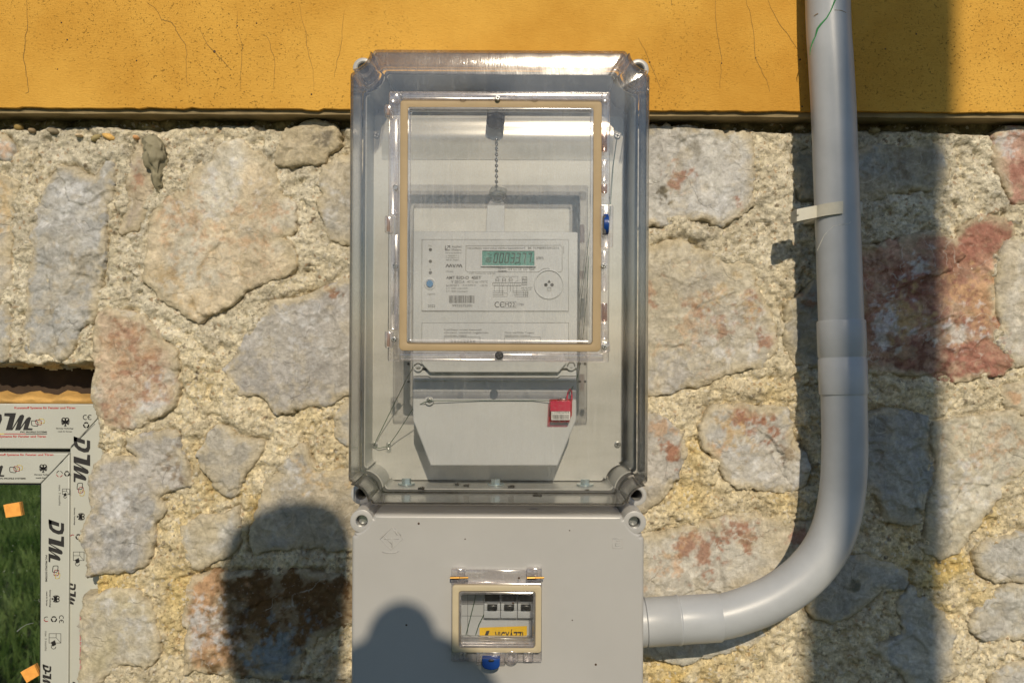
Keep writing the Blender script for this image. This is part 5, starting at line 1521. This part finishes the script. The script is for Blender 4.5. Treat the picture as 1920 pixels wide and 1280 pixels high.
def flies():
    def make(c, label):
        e = empty('fly', c, label, 'fly', 'dead flies on the cabinet floor')
        bm = bmesh.new()
        ball_bm(bm, c + Vector((-.0021, 0, .0014)), .0010, .0012, .0010, 8, 6)
        ball_bm(bm, c + Vector((-.0004, 0, .0017)), .0015, .0014, .0013, 8, 6)
        ball_bm(bm, c + Vector((.0020, 0, .0014)), .0019, .0014, .0012, 8, 6)
        for s in (-1, 1):
            for k in range(3):
                a = c + Vector((-.0010 + .0008 * k, s * .0008, .0014))
                tube_bm(bm, [a, a + Vector((-.001 + .001 * k, s * .0012, .0012 + .0004 * k)), a + Vector((-.0022 + .002 * k, s * .0022, -.0004 + .0016 * (k % 2)))], .00016, 4)
        from_bm('body', bm, M['fly'], e, smooth=True)
        for s in (-1, 1):
            mesh('wing', [c + Vector((-.0002, s * .0006, .0026)), c + Vector((.0022, s * .0022, .0030)), c + Vector((.0042, s * .0024, .0026)), c + Vector((.0044, s * .0012, .0022)), c + Vector((.0022, s * .0004, .0024))],
                 [(0, 1, 2, 3, 4)], M['wing'], e)
        return e
    zf = CZ - HH + .0058
    def spot(px, py):
        v = (py - 640) ; d = (ZC - zf) * FPX / v
        p = P(px, py, d - DC); p.z = zf; return p
    labs = ['dead fly beside the leftmost bolt on the cabinet floor', 'dead fly left of its close neighbour, under the terminal cover', 'dead fly right of its close neighbour, under the terminal cover', 'dead fly just right of the middle bolt', 'large dead fly lying nearest the front of the cabinet floor', 'dead fly on the washer of the rightmost bolt']
    sp = [(789, 919, .2, .95), (857, 911, 2.2, .9), (874, 913, -.4, .95), (958, 915, .3, 1.0), (1007, 932, .1, 1.25), (1100, 920, .6, .7)]
    first = make(spot(*sp[0][:2]), labs[0]); first.rotation_euler.z = sp[0][2]; first.scale = (sp[0][3] * 1.1,) * 3
    for (px, py, a, s), l in list(zip(sp, labs))[1:]:
        r = first.copy(); COL.objects.link(r); r.location = spot(px, py); r.rotation_euler.z = a; r.scale = (s * 1.1,) * 3; r['label'] = l
        for ch in list(first.children):
            q = ch.copy(); COL.objects.link(q); mi = ch.matrix_parent_inverse.copy(); q.parent = r; q.matrix_parent_inverse = mi
flies()

# ================================================================== CONDUIT
def conduit():
    e = empty('conduit', P(1580, 700, -.07), 'grey plastic conduit running down the wall and bending into the breaker box', 'pipe')
    ctr = [(1549, -330, -.056), (1552, 0, -.058), (1558, 120, -.060), (1563, 210, -.061), (1570, 400, -.064), (1577, 600, -.068), (1580.5, 690, -.070)]
    r = .0243
    def path(pts, n=6):
        v = [P(*p) for p in pts]; out = []
        for i in range(len(v) - 1):
            a, b, c, d = v[max(i - 1, 0)], v[i], v[i + 1], v[min(i + 2, len(v) - 1)]
            for k in range(n):
                t = k / n
                out.append(.5 * ((2 * b) + (c - a) * t + (2 * a - 5 * b + 4 * c - d) * t * t + (3 * b - a - 3 * c + d) * t ** 3))
        return out + [v[-1]]
    pp = path(ctr)
    tube('pipe', pp, r, M['pvc'], e, 40)
    el = [(1580.5, 690, -.070), (1582, 740, -.071), (1583.5, 800, -.072), (1583.5, 862, -.073), (1579, 925, -.073), (1566, 988, -.073), (1541, 1040, -.073), (1501, 1085, -.073), (1450, 1120, -.073), (1400, 1142, -.073), (1350, 1156, -.073), (1300, 1161, -.073)]
    tube('elbow', path(el, 6), r + .0003, M['pvc'], e, 40)
    a, b = P(1577, 601, -.068), P(1581.7, 739, -.071)
    L = lambda t: a.lerp(b, t)
    tube('coupling', [L(0), L(.001), L(.02), L(.47), L(.49), L(.51), L(.53), L(.985), L(1), L(1.001)], [r + .0002, r + .0012, r + .0018, r + .0018, r + .0008, r + .0008, r + .0018, r + .0018, r + .0014, r + .0002], M['pvc'], e, 40)
    a2, b2 = P(1196, 1166.5, -.073), P(1349, 1157, -.073)
    L2 = lambda t: a2.lerp(b2, t)
    tube('coupling', [L2(0), L2(.001), L2(.47), L2(.485), L2(.50), L2(.515), L2(.99), L2(1), L2(1.001)], [r + .0004, r + .0022, r + .0021, r + .0031, r + .0031, r + .0019, r + .0018, r + .0014, r + .0002], M['pvc'], e, 40)
    # gland rim where it enters the box
    tube('entry_rim', [L2(.085), L2(.095), L2(.10)], [r + .0022, r + .0036, r + .0024], M['pvc'], e, 40)
    def on_pipe(px, py):
        # point on the front of the pipe's skin
        i = min(range(len(pp)), key=lambda k: abs(pp[k].z - P(1560, py, -.06).z)); c = pp[i]
        y = c.y - r
        for _ in range(6):
            x = P(px, py, y).x; y = c.y - math.sqrt(max(1e-8, r * r - (x - c.x) ** 2))
        return P(px, py, y - .0002)
    tube('pen_mark', [on_pipe(*p) for p in ((1572, -6), (1566, 0), (1558, 20), (1550, 34), (1539, 46), (1533, 54), (1529, 68), (1524, 78), (1519.5, 92), (1518.5, 104))], [.0006, .001, .0007, .0008, .0012, .0012, .0007, .0008, .0005, .0003], M['pen'], e, 6)
    M['scr'] = plain('pale_scratch', (.66, .66, .63), .6)
    tube('scratch', [on_pipe(*p) for p in ((1532, 470), (1540, 452), (1546, 440), (1562, 424), (1580, 420), (1592, 419), (1606, 407))], [.0003, .0005, .0003, .0003, .0004, .0003, .0002], M['scr'], e, 5)
    M['scr2'] = plain('brown_scuff', (.26, .20, .13), .8)
    tube('scuff', [on_pipe(*p) for p in ((1527, 30), (1531, 27), (1534, 26))], .0006, M['scr2'], e, 5)
    tube('scuff', [on_pipe(*p) for p in ((1565, 19), (1578, 20), (1586, 24))], .0004, M['scr2'], e, 5)
    return pp
PIPE = conduit()
def pipe_clip():
    yc = -.064
    e = empty('pipe_clip', P(1530, 400, 0), 'grey plastic clip holding the conduit to the wall', 'clip')
    c = P(1570, 400, yc); r = .0250
    # band seen from above: from its free tip round the front of the pipe
    outer, inner = [], []
    for k in range(9):
        a = R(-96 - 62 * k / 8)
        outer.append((c.x + (r + .0032) * math.cos(a), c.y + (r + .0032) * math.sin(a))); inner.append((c.x + r * math.cos(a), c.y + r * math.sin(a)))
    tip = P(1491, 405, c.y - .012)
    tx = tip.x
    outer += [(tx + .006, c.y - .0165), (tx + .001, c.y - .0155), (tx, c.y - .0135), (tx + .0005, c.y + .008)]
    inner += [(tx + .018, c.y + .010)]
    pts = outer + inner[::-1]
    bm = bmesh.new()
    z1, z0 = P(1565, 377, c.y - r).z, P(1565, 400, c.y - r).z
    slope = lambda x: -(c.x - x) * .10 - max(0, c.x - r - x) * .12
    top = [bm.verts.new((x, y, z1 + slope(x))) for x, y in pts]; bot = [bm.verts.new((x, y, z0 + slope(x))) for x, y in pts]
    n = len(pts)
    for k in range(n): bm.faces.new((top[k], top[(k + 1) % n], bot[(k + 1) % n], bot[k]))
    edges = [bm.edges.get((top[k], top[(k + 1) % n])) for k in range(n)]
    bmesh.ops.triangle_fill(bm, edges=edges, use_beauty=True)
    edges = [bm.edges.get((bot[k], bot[(k + 1) % n])) for k in range(n)]
    bmesh.ops.triangle_fill(bm, edges=edges, use_beauty=True)
    from_bm('band', bm, M['clip'], e, autosmooth=30)
    pbox('catch', 1494, 393, 1499, 403, c.y - .0180, c.y - .014, M['clip'], e, bev=.0004)
    # saddle between pipe and wall, and the toothed tail on the other side
    box('saddle', c.x - .020, c.x + .020, c.y + .018, .004, z0 - .002, z1 - .001, M['clip'], e, bev=.001)
    t = pbox('tail', 1600, 378, 1618, 401, -.052, -.046, M['clip'], e, bev=.0012)
    pr = Print(-.0523)
    for y in (385, 391, 397): pr.rect(1609, y - 1.6, 1613, y + 1.6)
    pr.build('tooth_hole', M['black'], t)
pipe_clip()

# ================================================================== BEHIND THE CAMERA (they cast the soft shadows)
def person():
    def at(px, py, yplane, t):
        """point t metres out from the wall whose shadow falls on (px, py) at depth yplane"""
        p = P(px, py, yplane); k = (t + yplane) / -SUN.y
        return Vector((p.x + SUN.x * k, -t, p.z + SUN.z * k))
    T = 1.62
    head = at(538, 1138, 0, T)
    sk = [  # name, position, radius x, radius y, parent
        ('pelvis', Vector((head.x + .02, -T - .10, .98)), .15, .12, None),
        ('belly', Vector((head.x + .02, -T - .09, 1.12)), .145, .115, 'pelvis'),
        ('chest', Vector((head.x + .02, -T - .07, 1.34)), .15, .12, 'belly'),
        ('upper', Vector((head.x + .02, -T - .05, head.z - .245)), .115, .09, 'chest'),
        ('neck', Vector((head.x + .004, -T - .03, head.z - .15)), .056, .06, 'upper'),
        ('jaw', Vector((head.x, -T - .01, head.z - .055)), .066, .085, 'neck'),
        ('skull', Vector((head.x - .004, -T - .01, head.z + .02)), .074, .096, 'jaw'),
        ('crown', Vector((head.x + .004, -T - .01, head.z + .062)), .066, .085, 'skull'),
    ]
    hump = at(754, 1204, YB, T - .02)
    sk += [('collar_r', hump, .037, .040, 'upper'),
           ('sh_r', at(862, 1318, YB, T), .056, .060, 'collar_r'),
           ('el_r', at(862, 1318, YB, T) + Vector((.02, .16, -.26)), .046, .046, 'sh_r'),
           ('wr_r', Vector((head.x + .12, -T + .36, head.z - .60)), .031, .031, 'el_r'),
           ('pa_r', Vector((head.x + .07, -T + .41, head.z - .59)), .036, .022, 'wr_r'),
           ('sh_l', Vector((head.x - .19, -T - .02, head.z - .26)), .062, .062, 'upper'),
           ('el_l', Vector((head.x - .22, -T + .12, head.z - .52)), .045, .045, 'sh_l'),
           ('wr_l', Vector((head.x - .08, -T + .34, head.z - .60)), .031, .031, 'el_l'),
           ('pa_l', Vector((head.x - .03, -T + .40, head.z - .59)), .036, .022, 'wr_l')]
    for s, n in ((-1, 'l'), (1, 'r')):
        sk += [('hip_' + n, Vector((head.x + .02 + s * .10, -T - .10, .90)), .092, .095, 'pelvis'),
               ('kn_' + n, Vector((head.x + .02 + s * .12, -T - .06, .50)), .062, .066, 'hip_' + n),
               ('an_' + n, Vector((head.x + .02 + s * .13, -T - .10, .09)), .042, .046, 'kn_' + n),
               ('toe_' + n, Vector((head.x + .02 + s * .15, -T + .06, .035)), .040, .030, 'an_' + n)]
    for n, sg in (('r', -1), ('l', 1)):
        b = next(p for k, p, *_ in sk if k == 'pa_' + n)
        for j, (fx, l) in enumerate(((-.030, .040), (-.012, .050), (.006, .052), (.024, .046))):
            q = b + Vector((sg * .02, .02, .01 - fx))
            sk.append((f'f{n}{j}', q, .0095, .0095, 'pa_' + n))
            sk.append((f'g{n}{j}', q + Vector((sg * l * .6, .014, 0)), .0085, .0085, f'f{n}{j}'))
        sk.append((f'th{n}', b + Vector((0, .018, .05)), .011, .011, 'pa_' + n))
    idx = {k[0]: i for i, k in enumerate(sk)}
    base = Vector((head.x + .02, -T - .1, 0))
    me = bpy.data.meshes.new('body')
    me.from_pydata([k[1] for k in sk], [(idx[k[4]], i) for i, k in enumerate(sk) if k[4]], [])
    e = empty('person', base, 'photographer in dark clothes standing behind the camera with both hands in front', 'person')
    o = link('body', me, plain('dark_clothes', (.05, .055, .07), .9), e)
    m = o.modifiers.new('skin', 'SKIN'); m.use_smooth_shade = True
    for i, k in enumerate(sk): me.skin_vertices[0].data[i].radius = (k[2], k[3])
    me.skin_vertices[0].data[0].use_root = True
    s = o.modifiers.new('sub', 'SUBSURF'); s.levels = 2; s.render_levels = 2
    bm = bmesh.new(); ball_bm(bm, at(752, 1207, YB, T), .037, .045, .038, 20, 12)  # unseen ball added to cast the rounded hump of shadow on the lid
    from_bm('shadow_hump', bm, plain('dark_hump', (.04, .045, .06), .9), e, smooth=True)
    # flat cap
    bm = bmesh.new(); hc = head + Vector((0, -.01, 0))
    prof = [(.070, .000), (.076, .030), (.077, .062), (.070, .084), (.052, .094), (.001, .097)]
    rg = [[bm.verts.new((hc.x + r_ * math.cos(6.283 * k / 24), hc.y + r_ * 1.2 * math.sin(6.283 * k / 24), hc.z + z_ + .008 * math.cos(6.283 * k / 24))) for k in range(24)] for r_, z_ in prof]
    for a_, b_ in zip(rg[:-1], rg[1:]):
        for k in range(24): bm.faces.new((a_[k], a_[(k + 1) % 24], b_[(k + 1) % 24], b_[k]))
    bm.faces.new(rg[0]); bm.faces.new(rg[-1])
    from_bm('cap', bm, plain('dark_cap', (.03, .03, .035), .9), e, smooth=True)
person()
def post():
    t = 2.6; k = t / -SUN.y
    a, b = P(1518, 850, 0).x + SUN.x * k, P(1756, 850, 0).x + SUN.x * k
    e = empty('timber_post', ((a + b) / 2, -t, 0), 'square timber post standing in the garden behind the camera', 'post')
    m = plain('weathered_timber', (.20, .13, .075), .85, var=.3, scale=30)
    box('shaft', a, b, -t - .08, -t + .08, .05, 4.2, m, e, bev=.006)
    box('footing', a - .05, b + .05, -t - .13, -t + .13, -.05, .0499, plain('concrete_footing', (.33, .32, .29), .9), e, bev=.01)
post()
def hedge():
    rng = np.random.default_rng(8)
    m = plain('hedge_leaf', (.045, .085, .02), .6, var=.4, scale=6)
    for k, (x0, x1, lab) in enumerate(((-14, -4.2, 'long dark green garden hedge behind the camera, left of the lawn path'), (4.5, 14, 'long dark green garden hedge behind the camera, right of the lawn path'))):
        n = 9000
        x = x0 + (x1 - x0) * rng.random(n); z = 1.25 * rng.random(n) ** .8 * (0.85 + .25 * np.sin(x * 1.7)); y = -12 + (rng.random(n) - .5) * 1.1
        nrm = rng.normal(size=(n, 3)); nrm /= np.linalg.norm(nrm, axis=1)[:, None]
        u = np.cross(nrm, [0.3, .2, 1.0]); u /= np.linalg.norm(u, axis=1)[:, None]; v = np.cross(nrm, u)
        s = (.05 + .06 * rng.random(n))[:, None]; c = np.stack([x, y, z], 1)
        co = np.stack([c - u * s, c - v * s * .6, c + u * s, c + v * s * .6], 1).reshape(-1, 3)
        e = empty('hedge', ((x0 + x1) / 2, -12, 0), lab, 'hedge')
        me = bpy.data.meshes.new('foliage'); me.from_pydata(co.tolist(), [], np.arange(n * 4).reshape(-1, 4).tolist())
        link('foliage', me, m, e)
        box('stems', x0 + .2, x1 - .2, -12.12, -11.9, 0, .8, M['cavity'], e, bev=.05)
hedge()
